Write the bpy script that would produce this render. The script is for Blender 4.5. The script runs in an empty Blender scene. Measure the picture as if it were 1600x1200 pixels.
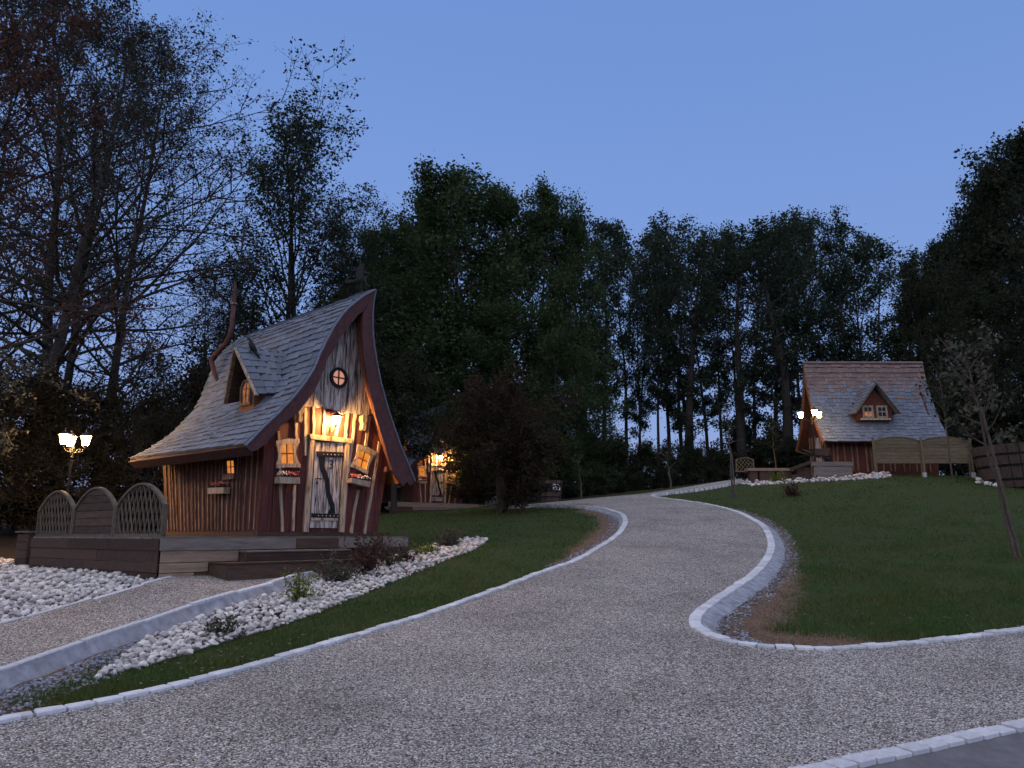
import bpy, bmesh, math, random
import numpy as np
from mathutils import Vector, Matrix
from mathutils.geometry import delaunay_2d_cdt

# ------------------------------------------------------------------ camera, sky, sun, exposure
sc = bpy.context.scene
cd = bpy.data.cameras.new('camera')
cd.sensor_width = 36.0
cd.lens = 36.0 * 1204.0 / 1600.0
cd.clip_start = 0.05
cd.clip_end = 2000
cam = bpy.data.objects.new('camera', cd)
sc.collection.objects.link(cam)
cam.location = (0, 0, 1.6)
cam.rotation_euler = (math.radians(90) + math.atan2(235, 1204), 0, 0)
sc.camera = cam

world = bpy.data.worlds.new('World')
sc.world = world
world.use_nodes = True
wn = world.node_tree.nodes
bg = wn['Background']
sky = wn.new('ShaderNodeTexSky')
sky.sky_type = 'NISHITA'
sky.sun_disc = False
sky.sun_elevation = math.radians(-1.0)
sky.sun_rotation = math.radians(140)
sky.altitude = 100
sky.air_density = 1.0
sky.dust_density = 0.3
sky.ozone_density = 3.0
mixw = wn.new('ShaderNodeMix')                    # the even blue of late dusk over the low-sun sky
mixw.data_type = 'RGBA'
mixw.inputs['Factor'].default_value = 0.72
tcw = wn.new('ShaderNodeTexCoord'); sep = wn.new('ShaderNodeSeparateXYZ'); rmp = wn.new('ShaderNodeValToRGB')
world.node_tree.links.new(tcw.outputs['Generated'], sep.inputs[0])
world.node_tree.links.new(sep.outputs['Z'], rmp.inputs[0])      # paler towards the horizon all round
rmp.color_ramp.elements.new(0.5)
for k, (p, c) in enumerate([(0.0, (0.255, 0.38, 0.71)), (0.5, (0.172, 0.298, 0.635)), (1.0, (0.10, 0.22, 0.54))]):
    rmp.color_ramp.elements[k].position = p; rmp.color_ramp.elements[k].color = (*c, 1)
world.node_tree.links.new(rmp.outputs[0], mixw.inputs['B'])
world.node_tree.links.new(sky.outputs[0], mixw.inputs['A'])
world.node_tree.links.new(mixw.outputs['Result'], bg.inputs[0])
bg.inputs[1].default_value = 0.15

sd = bpy.data.lights.new('sun', 'SUN')
sd.energy = 0.205
sd.angle = math.radians(120)
sd.color = (1.0, 0.87, 0.76)
sun = bpy.data.objects.new('sun', sd)
sc.collection.objects.link(sun)
sun.rotation_euler = (math.radians(25), 0, math.radians(-20))   # soft dusk glow from above and behind

EXPO = 3.1
sc.view_settings.view_transform = 'Standard'
sc.view_settings.look = 'None'
sc.view_settings.exposure = EXPO
sc.view_settings.gamma = 1.0
sc.view_settings.use_curve_mapping = False
sc.render.engine = 'CYCLES'
sc.cycles.use_denoising = True
sc.cycles.max_bounces = 5
sc.cycles.diffuse_bounces = 2
sc.cycles.glossy_bounces = 2
sc.cycles.transmission_bounces = 3
sc.cycles.transparent_max_bounces = 6
sc.cycles.caustics_reflective = False
sc.cycles.caustics_refractive = False
sc.cycles.sample_clamp_indirect = 0.5
sc.cycles.use_light_tree = False
sc.cycles.use_adaptive_sampling = True
sc.cycles.adaptive_threshold = 0.006
sc.cycles.adaptive_min_samples = 12

rnd = random.Random(7)
nrng = np.random.default_rng(7)
R = math.radians
C = sc.collection

# ------------------------------------------------------------------ surveyed positions, in metres
CTL = [[0.0,5.3,0.155],[2.734,5.7,0.107],[3.1,8.5,0.409],[5.785,9.2,0.486],[-3.742,6.0,0.255],[-4.536,7.2,0.348],[-5.735,9.0,0.545],[-9.383,14.5,1.024],[-5.322,12.0,0.935],[-8.882,15.2,0.937],[-3.654,12.6,0.833],[-1.835,9.6,0.474],[-1.986,15.3,1.222],[-0.606,18.6,1.526],[-1.064,13.2,0.869],[2.911,11.0,0.691],[5.738,17.0,1.396],[3.101,20.5,1.929],[0.525,13.0,0.931],[0.0,8.7,0.414],[5.187,30.0,3.127],[0.953,29.0,2.722],[-3.248,36.0,2.759],[7.776,27.0,2.908],[15.62,29.5,3.852],[16.947,27.0,3.417],[8.295,17.0,1.396],[9.615,15.0,1.242],[9.52,32.0,3.858],[9.016,22.0,2.219],[3.315,31.0,3.026],[-4.721,32.0,2.501],[-14.0,20.0,1.45],[-22.0,12.0,1.0],[-25.0,30.0,2.2],[-12.0,32.0,2.3],[14.0,12.0,0.85],[18.0,20.0,1.95],[20.0,33.0,4.0],[12.0,40.0,4.1],[0.0,42.0,3.3],[-12.0,45.0,2.9],[-3.0,2.0,0.0],[3.0,2.0,0.0],[8.0,3.0,0.0],[-8.0,3.0,0.05],[12.0,6.0,0.2],[0.0,-3.0,-0.15]]
HOUSE_O = [-4.723,14.6,1.565]
KERB_L = [[-4.257,5.705],[-3.742,6.0],[-3.428,6.268],[-3.122,6.639],[-2.697,7.288],[-2.265,8.179],[-1.765,9.246],[-1.02,10.624],[-0.378,11.77],[0.312,12.897],[1.158,14.3],[1.935,16.414],[2.591,18.477],[3.016,20.383],[3.194,22.409],[2.994,24.333],[2.529,25.68],[1.764,26.861],[0.688,27.916],[-0.462,28.155]]
KERB_R = [[7.549,9.946],[5.824,9.259],[4.96,8.917],[4.114,8.641],[3.361,8.478],[2.967,8.503],[2.537,8.641],[2.269,8.922],[2.129,9.377],[2.175,9.873],[2.444,10.526],[3.09,11.648],[3.9,13.057],[4.819,15.087],[5.574,17.173],[6.145,19.301],[6.349,20.972],[6.376,22.873],[6.148,24.955],[5.691,26.628],[5.285,27.936],[5.104,28.85]]
KERB_R2 = [[5.104,28.85],[5.45,29.426],[6.362,29.701],[7.386,29.864],[9.15,30.776]]
FAR_EDGE = [[-0.482,29.334],[0.718,29.134],[1.98,30.113],[3.316,31.009],[5.031,30.553],[6.653,31.037],[8.41,31.825]]
KERB_NR = [[1.552,5.174],[1.961,5.41],[2.373,5.632],[2.811,5.851],[3.307,6.081],[3.953,6.34],[5.4,6.89]]
PATH_L = [[-5.991,8.209],[-5.82,9.127],[-5.608,10.008],[-5.324,11.037],[-5.219,11.987],[-5.133,12.844]]
PATH_R = [[-4.57,6.1],[-4.605,7.304],[-4.559,8.218],[-4.393,9.192],[-4.177,10.432],[-3.825,11.891],[-3.67,12.826],[-3.399,13.577]]
BED_R = [[-3.861,7.474],[-3.532,8.113],[-3.313,8.871],[-2.964,9.779],[-2.619,10.9],[-2.348,12.171],[-1.948,13.41],[-1.413,14.541],[-0.797,16.353],[-0.555,18.418],[-1.008,19.041],[-1.486,18.249],[-1.982,16.261],[-2.437,15.031],[-3.006,14.291],[-3.314,13.252],[-3.52,12.1],[-3.8,11.1],[-4.02,9.9],[-4.12,8.9],[-3.95,7.95]]
BED_L = [[-5.993,8.476],[-5.89,9.231],[-5.678,10.126],[-5.397,11.183],[-5.235,11.979],[-5.65,12.498],[-7.219,13.955],[-9.627,16.518],[-10.953,16.892],[-12.116,16.787]]
BED_T = [[16.066,26.944],[16.996,27.793],[19.484,29.467],[19.603,26.99],[17.314,26.225],[16.188,26.155]]
BED_H2 = [[8.901,30.797],[9.66,30.771],[11.296,30.365],[13.248,30.218],[14.667,30.3],[14.125,28.952],[12.596,28.759],[10.816,29.104],[9.213,29.378]]
P_shrub_a = [-3.314,9.291,0.489]
P_shrub_b = [-3.074,11.5,0.694]
P_shrub_c = [-3.052,10.374,0.582]
P_shrub_c2 = [-3.304,10.635,0.622]
P_shrub_d = [-2.884,13.149,0.872]
P_shrub_e = [-2.518,13.79,0.966]
P_shrub_f = [-2.201,14.462,1.083]
P_shrub_h = [-2.005,14.904,1.161]
P_shrub_g = [-1.726,15.633,1.264]
P_shrub_i = [-1.396,17.171,1.394]
P_sap_r = [9.529,14.925,1.232]
P_sap_f = None
P_sap_b = [7.652,26.88,2.881]
P_sap_c = [2.892,31.4,3.019]
P_sap_d = [6.517,30.881,3.374]
P_sap_e = [10.825,31.396,3.893]
P_shrub_j = [10.13,29.697,3.598]
P_shrub_k = [9.461,26.298,2.939]
P_barrel = [1.58,31.525,2.922]
P_tub = [18.799,28.262,3.571]
P_big_trunk = [-0.644,26.196,2.359]
P_fence1 = [14.158,30.022,3.892]
P_fence2 = [15.693,29.5,3.852]
P_fence3 = None
P_lampR = None
P_low_trunk = [0.104,25.256,2.311]
BATTENS = [[[0.291,1.998],[0.511,0.085]],[[0.64,2.363],[0.699,1.881]],[[0.711,0.98],[0.739,0.098]],[[0.878,2.528],[0.942,1.572]],[[1.063,2.577],[1.109,1.994]],[[1.334,2.56],[1.354,1.992]],[[1.654,2.548],[1.652,1.995]],[[1.93,2.555],[1.895,1.993]],[[2.125,2.552],[2.004,1.296]],[[2.526,2.546],[2.434,1.898]],[[2.278,0.952],[2.133,0.06]],[[2.817,2.011],[2.481,0.05]],[[3.035,1.653],[2.988,1.435]],[[2.952,1.299],[2.837,0.35]]]
DOOR = [[1.1,0.146],[1.773,0.143],[1.828,1.927],[1.14,1.88]]
JAMB_L = [[0.947,0.086],[1.061,0.082],[1.103,1.906],[1.008,1.907]]
JAMB_R = [[1.817,0.081],[1.931,0.077],[1.995,1.911],[1.873,1.911]]
HEADER = [[0.994,1.908],[2.037,1.91],[2.054,2.007],[0.973,2.005]]
ZB = [[1.176,1.67],[1.372,1.68],[1.382,1.507],[1.364,1.406],[1.516,1.117],[1.545,0.871],[1.665,0.628],[1.696,0.451],[1.502,0.447],[1.568,0.564],[1.457,0.818],[1.406,1.087],[1.273,1.326],[1.232,1.521]]
ZTOP = [[1.169,1.677],[1.84,1.705],[1.839,1.596],[1.19,1.567]]
ZBOT = [[1.119,0.444],[1.797,0.446],[1.793,0.359],[1.119,0.361]]
ZLEDGE = [[1.101,0.36],[1.762,0.359],[1.759,0.305],[1.105,0.306]]
NUM = [[1.483,1.434]]
HANDLE = [[1.218,1.089]]
W1 = [[0.36,1.374],[0.668,1.395],[0.616,1.776],[0.341,1.745]]
W1O = [[0.27,1.274],[0.805,1.325],[0.744,1.885],[0.223,1.796]]
W2 = [[2.188,1.461],[2.455,1.38],[2.557,1.723],[2.26,1.804]]
W2O = [[2.035,1.425],[2.483,1.285],[2.731,1.777],[2.215,1.91]]
B1 = [[0.248,0.996],[0.715,1.026],[0.702,1.148],[0.246,1.099]]
B2 = [[1.898,1.078],[2.397,1.014],[2.411,1.13],[1.906,1.179]]
ROUND = [[1.607,3.248]]
SKIRT = [[0.786,2.562],[0.999,2.555],[1.018,2.583],[1.174,2.581],[1.259,2.561],[1.417,2.563],[1.506,2.511],[1.635,2.536],[1.689,2.547],[1.843,2.552],[2.066,2.574],[2.164,2.923]]
WS = [[1.22,1.227],[0.932,1.213],[0.99,1.468],[1.266,1.474]]
BS = [[1.643,0.841],[1.142,0.824],[1.156,0.933],[1.657,0.943]]
H2 = {'el':[12.189,30.2,5.159],'er':[16.983,30.2,5.235],'rl':[12.46,31.7,8.694],'rr':[17.482,31.7,8.749],'base':[12.712,30.7,4.095],'dorm_ap':[14.724,30.6,7.599],'dl':[13.655,30.5,6.352],'dr':[15.423,30.5,6.352],'wl':[14.1,30.5,6.171],'wr':[15.019,30.5,6.69]}
FENCE2 = [[13.652,29.0,3.814],[15.403,29.0,3.814],[17.232,29.0,3.861],[13.767,29.0,5.091],[15.534,29.0,5.091],[17.238,29.0,5.188],[14.628,29.0,5.237],[13.689,29.0,4.221]]
LAMP_L = [-9.827,17.2,3.642]
LAMP_R = [11.629,29.6,6.112]
TUB = [17.658,26.3,4.722]
H3_O = [-4.869,38.0,3.07]
TREES = [('spread',0,-17.04,22.0,20.7),('spread',1,-17.17,27.0,22.1),('spread',2,-17.82,31.0,23.8),('spread',0,-16.63,31.0,21.6),('spread',1,-18.75,46.0,16.3),('spread',2,-24.65,36.0,26.8),('spread',0,-21.28,36.0,26.4),('copper',0,-12.51,15.5,17.6),('upright',0,-10.27,36.0,21.2),('upright',1,-9.13,40.0,17.9),('upright',0,-17.06,46.0,16.3),('dense',0,-8.19,49.0,19.2),('dense',1,-9.78,50.0,17.5),('dense',2,-4.7,48.0,20.3),('dense',0,-2.07,41.0,18.9),('dense',1,0.0,42.0,18.5),('dense',2,1.75,43.0,18.4),('dense',0,3.85,45.0,16.8),('dense',1,-6.26,48.0,18.5),('dense',2,-6.9,47.0,13.0),('dense',0,-3.56,46.0,12.2),('dense',1,-0.31,38.0,9.9),('dense',2,1.86,38.0,10.1),('dense',0,-9.39,47.0,11.0),('dense',1,3.42,40.0,8.7),('dense',2,-10.04,44.0,13.9),('wood',0,4.8,48.34,19.8),('wood',1,6.43,54.33,22.0),('wood',2,8.54,57.92,22.8),('wood',3,9.79,60.45,21.7),('wood',0,9.36,49.72,17.5),('wood',1,11.49,55.83,21.5),('wood',2,13.06,58.78,20.8),('wood',3,14.98,63.89,25.3),('wood',0,13.28,51.57,17.0),('wood',1,15.02,55.09,21.0),('wood',2,16.88,57.5,22.6),('wood',3,20.08,63.73,25.2),('wood',0,16.76,49.19,18.4),('wood',1,19.05,52.87,19.8),('wood',2,22.3,58.73,22.6),('wood',3,25.41,63.03,25.7),('wood',0,21.73,51.4,19.9),('wood',1,23.46,52.59,20.9),('wood',2,27.61,59.48,22.3),('wood',3,30.2,61.6,24.7),('wood',0,25.06,48.72,15.7),('wood',1,29.2,54.27,16.8),('wood',2,11.46,68.25,22.4),('wood',3,29.07,67.12,21.4),('woodthick',0,14.1,47.0,16.2),('woodthick',1,16.42,46.0,16.6),('woodthick',1,11.15,48.0,16.4),('denseR',0,24.93,44.0,14.6),('denseR',1,23.23,38.0,14.4),('denseR',2,23.54,35.0,16.3),('denseR',0,24.21,33.0,17.0),('denseR',1,25.9,48.0,13.8),('denseR',2,28.87,46.0,16.9),('denseR',0,28.76,42.0,18.4),('denseR',1,28.76,36.0,20.0),('denseR',2,20.84,36.0,8.0),('denseR',0,21.25,33.0,8.5),('bush',0,-15.42,22.0,5.0),('bush',1,-14.62,23.0,4.9),('bush',2,-13.89,24.0,4.7),('bush',0,-12.42,24.0,4.6),('bush',1,-11.62,25.0,4.9),('bush',2,-11.23,27.0,5.8),('bush',0,-11.25,30.0,7.4),('bush',1,-12.75,23.0,3.3),('bush',2,-13.94,22.5,3.4),('bush',0,-11.49,23.5,3.7),('bush',1,-14.02,20.0,3.4),('bush',2,-10.76,24.0,3.5),('bush',0,-10.36,31.0,6.5),('bush',1,-9.42,33.0,7.4),('bush',2,-7.76,34.0,6.9),('scrub',0,-23.64,58.0,5.4),('scrub',1,-23.21,65.0,8.3),('scrub',2,-19.31,63.0,7.9),('scrub',0,-15.61,61.0,7.4),('scrub',1,-12.12,59.0,6.9),('scrub',2,-10.22,66.0,7.8),('scrub',0,-6.68,64.0,7.4),('scrub',1,-3.34,62.0,6.9),('scrub',2,-0.2,60.0,6.5),('scrub',0,2.74,58.0,6.0),('scrub',1,6.36,65.0,6.9),('scrub',2,9.35,63.0,6.4),('scrub',0,12.13,61.0,6.0),('scrub',1,14.72,59.0,5.5),('scrub',2,19.8,66.0,8.5),('scrub',0,22.43,64.0,8.1),('scrub',1,24.87,62.0,7.6),('scrub',0,3.59,42.0,3.4),('scrub',1,5.74,44.0,3.2),('scrub',2,8.07,45.0,3.0),('scrub',0,10.5,46.0,3.4),('scrub',1,11.84,44.0,2.7),('scrub',2,14.67,45.0,2.9),('scrub',0,16.14,44.0,2.9),('scrub',1,2.48,38.0,1.8),('scrub',2,6.52,40.0,1.1),('scrub',0,8.69,41.0,1.0),('scrub',1,10.43,40.0,1.2),('scrub',2,20.25,36.0,3.2),('scrub',0,20.79,34.0,3.0),('scrub',1,21.52,33.0,3.5),('scrub',2,22.17,32.0,4.0),('scrub',0,23.8,40.0,6.5),('scrub',1,20.44,38.0,3.5),('scrub',2,4.22,37.0,1.1),('scrub',0,17.18,43.0,4.2),('scrub',1,-7.87,46.0,4.0),('scrub',2,-7.99,40.0,3.3),('scrub',0,-1.93,43.0,3.5),('scrub',1,-5.62,46.0,3.9),('evergreen3',0,-4.75,31.5,6.8),('evergreen',0,-0.3,26.3,4.6),('evergreen2',0,0.31,25.4,2.9)]

# ------------------------------------------------------------------ helpers
def tag(o, label=None, cat=None, group=None, kind=None):
    if label: o['label'] = label
    if cat: o['category'] = cat
    if group: o['group'] = group
    if kind: o['kind'] = kind
    return o

def empty(name, loc=(0, 0, 0), rz=0, parent=None):
    o = bpy.data.objects.new(name, None)
    o.empty_display_size = 0.2
    C.objects.link(o)
    o.location = loc
    o.rotation_euler = (0, 0, rz)
    o.parent = parent
    return o

def link(name, me, mat=None, parent=None):
    o = bpy.data.objects.new(name, me)
    C.objects.link(o)
    if mat is not None and not me.materials:
        me.materials.append(mat)
    o.parent = parent
    return o

def quick_mesh(name, V, tris=None, quads=None, mat=None, smooth=False):
    """numpy arrays -> mesh, quickly"""
    me = bpy.data.meshes.new(name)
    V = np.asarray(V, np.float32)
    nt = 0 if tris is None else len(tris)
    nq = 0 if quads is None else len(quads)
    me.vertices.add(len(V))
    me.vertices.foreach_set('co', V.ravel())
    idx = []
    if nt: idx.append(np.asarray(tris, np.int32).ravel())
    if nq: idx.append(np.asarray(quads, np.int32).ravel())
    loops = np.concatenate(idx)
    me.loops.add(len(loops))
    me.loops.foreach_set('vertex_index', loops)
    me.polygons.add(nt + nq)
    st = np.concatenate([np.arange(nt) * 3, nt * 3 + np.arange(nq) * 4]).astype(np.int32)
    me.polygons.foreach_set('loop_start', st)
    if smooth:
        me.polygons.foreach_set('use_smooth', np.ones(nt + nq, bool))
    me.update(calc_edges=True)
    if mat: me.materials.append(mat)
    return me

class MB:
    """collects shapes and links them as one mesh object"""
    def __init__(s): s.v = []; s.f = []
    def add(s, vs, fs):
        n = len(s.v)
        s.v += [tuple(p) for p in vs]
        s.f += [tuple(i + n for i in f) for f in fs]
        return s
    def box(s, lo, hi, M=None):
        x0, y0, z0 = lo; x1, y1, z1 = hi
        vs = [(x0,y0,z0),(x1,y0,z0),(x1,y1,z0),(x0,y1,z0),(x0,y0,z1),(x1,y0,z1),(x1,y1,z1),(x0,y1,z1)]
        if M is not None: vs = [M @ Vector(p) for p in vs]
        return s.add(vs, [(0,3,2,1),(4,5,6,7),(0,1,5,4),(1,2,6,5),(2,3,7,6),(3,0,4,7)])
    def beam(s, p, q, w, h, up=(0, 0, 1)):
        p = Vector(p); q = Vector(q); d = (q - p).normalized(); u = Vector(up)
        a = d.cross(u)
        if a.length < 1e-4: a = d.cross(Vector((0, 1, 0)))
        a.normalize(); b = a.cross(d).normalized()
        a *= w / 2; b *= h / 2
        vs = [p-a-b, p+a-b, p+a+b, p-a+b, q-a-b, q+a-b, q+a+b, q-a+b]
        return s.add(vs, [(0,1,2,3),(7,6,5,4),(0,4,5,1),(1,5,6,2),(2,6,7,3),(3,7,4,0)])
    def tube(s, pts, rad, n=6, caps=True):
        pts = [Vector(p) for p in pts]
        if not hasattr(rad, '__len__'): rad = [rad] * len(pts)
        base = len(s.v); ref = Vector((0.31, 0.87, 0.39))
        for i, p in enumerate(pts):
            d = (pts[min(i+1, len(pts)-1)] - pts[max(i-1, 0)]).normalized()
            a = d.cross(ref)
            if a.length < 0.05: a = d.cross(Vector((1, 0, 0)))
            a.normalize(); b = d.cross(a)
            for k in range(n):
                t = 2 * math.pi * k / n
                s.v.append(tuple(p + (a * math.cos(t) + b * math.sin(t)) * rad[i]))
        for i in range(len(pts) - 1):
            for k in range(n):
                k2 = (k + 1) % n
                s.f.append((base+i*n+k, base+i*n+k2, base+(i+1)*n+k2, base+(i+1)*n+k))
        if caps:
            s.f.append(tuple(base + k for k in reversed(range(n))))
            s.f.append(tuple(base + (len(pts)-1)*n + k for k in range(n)))
        return s
    def lathe(s, prof, n=12, c=(0, 0, 0)):
        base = len(s.v)
        for r, z in prof:
            for k in range(n):
                t = 2 * math.pi * k / n
                s.v.append((c[0] + r*math.cos(t), c[1] + r*math.sin(t), c[2] + z))
        for i in range(len(prof) - 1):
            for k in range(n):
                k2 = (k + 1) % n
                s.f.append((base+i*n+k, base+i*n+k2, base+(i+1)*n+k2, base+(i+1)*n+k))
        s.f.append(tuple(base + k for k in reversed(range(n))))
        s.f.append(tuple(base + (len(prof)-1)*n + k for k in range(n)))
        return s
    def prism(s, outline, a, b, plane='xz'):
        """outline in a vertical plane, from depth a to depth b; 'xz' is extruded along y, 'yz' along x, 'xy' along z"""
        def pt(p, d):
            return {'xz': (p[0], d, p[1]), 'yz': (d, p[0], p[1]), 'xy': (p[0], p[1], d)}[plane]
        n = len(outline)
        vs = [pt(p, a) for p in outline] + [pt(p, b) for p in outline]
        ar = sum(outline[i][0]*outline[(i+1)%n][1] - outline[(i+1)%n][0]*outline[i][1] for i in range(n))
        flip = (ar > 0) != (plane == 'yz')
        if plane == 'xy': flip = not (ar > 0)
        if b < a: flip = not flip
        front = tuple(range(n)); back = tuple(range(2*n-1, n-1, -1))
        sides = [(i, i+n, (i+1)%n+n, (i+1)%n) for i in range(n)]
        fs = [front, back] + sides
        if plane in ('xz',):
            if not flip: fs = [tuple(reversed(f)) for f in fs]
        elif plane == 'yz':
            if flip: fs = [tuple(reversed(f)) for f in fs]
        else:
            if not flip: fs = [tuple(reversed(f)) for f in fs]
        return s.add(vs, fs)
    def build(s, name, mat, parent=None, smooth=False, bevel=0.0):
        me = bpy.data.meshes.new(name)
        me.from_pydata(s.v, [], s.f)
        bm = bmesh.new(); bm.from_mesh(me)
        bmesh.ops.recalc_face_normals(bm, faces=bm.faces)
        if bevel > 0:
            bmesh.ops.bevel(bm, geom=list(bm.edges), offset=bevel, segments=1, affect='EDGES', profile=0.5)
        bm.to_mesh(me); bm.free()
        if smooth:
            for p in me.polygons: p.use_smooth = True
        me.materials.append(mat)
        o = bpy.data.objects.new(name, me)
        C.objects.link(o)
        o.parent = parent
        return o

# ------------------------------------------------------------------ materials
def _mat(name):
    m = bpy.data.materials.new(name); m.use_nodes = True
    nt = m.node_tree
    return m, nt, nt.nodes, nt.links, nt.nodes['Principled BSDF']

def _ramp(N, stops):
    r = N.new('ShaderNodeValToRGB')
    cr = r.color_ramp
    while len(cr.elements) < len(stops): cr.elements.new(0.5)
    for e, (p, c) in zip(cr.elements, stops):
        e.position = p; e.color = (c[0], c[1], c[2], 1)
    return r

def _map(N, L, coord, scale, rot=(0, 0, 0)):
    tc = N.new('ShaderNodeTexCoord'); mp = N.new('ShaderNodeMapping')
    mp.inputs['Scale'].default_value = scale
    mp.inputs['Rotation'].default_value = rot
    L.new(tc.outputs[coord], mp.inputs[0])
    return mp

def _noise(N, L, mp, scale, detail=4, rough=0.6, dist=0.0):
    t = N.new('ShaderNodeTexNoise')
    t.inputs['Scale'].default_value = scale
    t.inputs['Detail'].default_value = detail
    t.inputs['Roughness'].default_value = rough
    t.inputs['Distortion'].default_value = dist
    if mp is not None: L.new(mp.outputs[0], t.inputs['Vector'])
    return t

def _rand(N, L, lo, hi):
    """a value that differs from piece to piece"""
    oi = N.new('ShaderNodeObjectInfo'); ge = N.new('ShaderNodeNewGeometry')
    ad = N.new('ShaderNodeMath'); ad.operation = 'ADD'
    L.new(oi.outputs['Random'], ad.inputs[0]); L.new(ge.outputs['Random Per Island'], ad.inputs[1])
    fr = N.new('ShaderNodeMath'); fr.operation = 'FRACT'; L.new(ad.outputs[0], fr.inputs[0])
    mr = N.new('ShaderNodeMapRange'); L.new(fr.outputs[0], mr.inputs[0])
    mr.inputs[3].default_value = lo; mr.inputs[4].default_value = hi
    return mr, fr

def _mul(N, L, colsock, valsock):
    mx = N.new('ShaderNodeMix'); mx.data_type = 'RGBA'; mx.blend_type = 'MULTIPLY'
    mx.inputs['Factor'].default_value = 1
    L.new(colsock, mx.inputs['A'])
    L.new(valsock, mx.inputs['B'])
    return mx.outputs['Result']

def _bump(N, L, B, sock, strength, dist=0.01):
    b = N.new('ShaderNodeBump'); b.inputs['Strength'].default_value = strength
    b.inputs['Distance'].default_value = dist
    L.new(sock, b.inputs['Height']); L.new(b.outputs[0], B.inputs['Normal'])

def wood(name, stops, scale=(14, 14, 1.6), nscale=2.2, vary=0.35, rough=0.85, bump=0.35, coord='Object', detail=6):
    m, nt, N, L, B = _mat(name)
    mp = _map(N, L, coord, scale)
    rv, fr = _rand(N, L, 1 - vary, 1 + vary)
    # every piece reads another part of the grain
    ad = N.new('ShaderNodeVectorMath'); ad.operation = 'ADD'
    mu = N.new('ShaderNodeVectorMath'); mu.operation = 'SCALE'; mu.inputs['Scale'].default_value = 37
    cb = N.new('ShaderNodeCombineXYZ')
    for k in range(3): L.new(fr.outputs[0], cb.inputs[k])
    L.new(cb.outputs[0], mu.inputs[0]); L.new(mp.outputs[0], ad.inputs[0]); L.new(mu.outputs[0], ad.inputs[1])
    t = _noise(N, L, ad, nscale, detail, 0.65, 0.6)
    r = _ramp(N, stops); L.new(t.outputs[0], r.inputs[0])
    L.new(_mul(N, L, r.outputs[0], rv.outputs[0]), B.inputs['Base Color'])
    B.inputs['Roughness'].default_value = rough
    B.inputs['Specular IOR Level'].default_value = 0.25
    _bump(N, L, B, t.outputs[0], bump, 0.01)
    return m

def plain(name, c, rough=0.8, vary=0.0, nscale=20, namp=0.25, metal=0.0, spec=0.3):
    m, nt, N, L, B = _mat(name)
    mp = _map(N, L, 'Object', (1, 1, 1))
    t = _noise(N, L, mp, nscale, 4)
    r = _ramp(N, [(0.25, [q * (1 - namp) for q in c]), (0.75, [q * (1 + namp) for q in c])])
    L.new(t.outputs[0], r.inputs[0])
    s = r.outputs[0]
    if vary:
        rv, _ = _rand(N, L, 1 - vary, 1 + vary); s = _mul(N, L, s, rv.outputs[0])
    L.new(s, B.inputs['Base Color'])
    B.inputs['Roughness'].default_value = rough
    B.inputs['Metallic'].default_value = metal
    B.inputs['Specular IOR Level'].default_value = spec
    _bump(N, L, B, t.outputs[0], 0.2, 0.01)
    return m

def leaf(name, c1, c2, trans=0.25, patch=None):
    m, nt, N, L, B = _mat(name)
    rv, fr = _rand(N, L, 0, 1)
    r = _ramp(N, [(0.0, c1), (1.0, c2)]); L.new(fr.outputs[0], r.inputs[0])
    src = r.outputs[0]
    if patch:                                    # worn and lusher patches
        mp = _map(N, L, 'Object', (1, 1, 1)); t1 = _noise(N, L, mp, 1.1, 6, 0.7)
        pr = _ramp(N, [(0.34, patch[0]), (0.5, (1, 1, 1)), (0.66, patch[1])]); L.new(t1.outputs[0], pr.inputs[0])
        src = _mul(N, L, src, pr.outputs[0])
    N.remove(B)
    d = N.new('ShaderNodeBsdfDiffuse'); t = N.new('ShaderNodeBsdfTranslucent'); mx = N.new('ShaderNodeMixShader')
    mx.inputs[0].default_value = trans
    L.new(src, d.inputs[0]); L.new(src, t.inputs[0])
    L.new(d.outputs[0], mx.inputs[1]); L.new(t.outputs[0], mx.inputs[2])
    L.new(mx.outputs[0], N['Material Output'].inputs[0])
    return m

def glow(name, c, strength, pattern=0.0, pscale=6.0):
    m, nt, N, L, B = _mat(name)
    B.inputs['Base Color'].default_value = (c[0] * 0.2, c[1] * 0.2, c[2] * 0.2, 1)
    B.inputs['Roughness'].default_value = 0.15
    if pattern:
        mp = _map(N, L, 'Object', (1, 1, 0.7)); t = _noise(N, L, mp, pscale, 3)
        r = _ramp(N, [(0.3, [q * (1 - pattern) for q in c]), (0.7, c)])
        L.new(t.outputs[0], r.inputs[0]); L.new(r.outputs[0], B.inputs['Emission Color'])
    else:
        B.inputs['Emission Color'].default_value = (*c, 1)
    B.inputs['Emission Strength'].default_value = strength / 2**EXPO     # strengths are written for exposure 0
    return m

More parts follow.
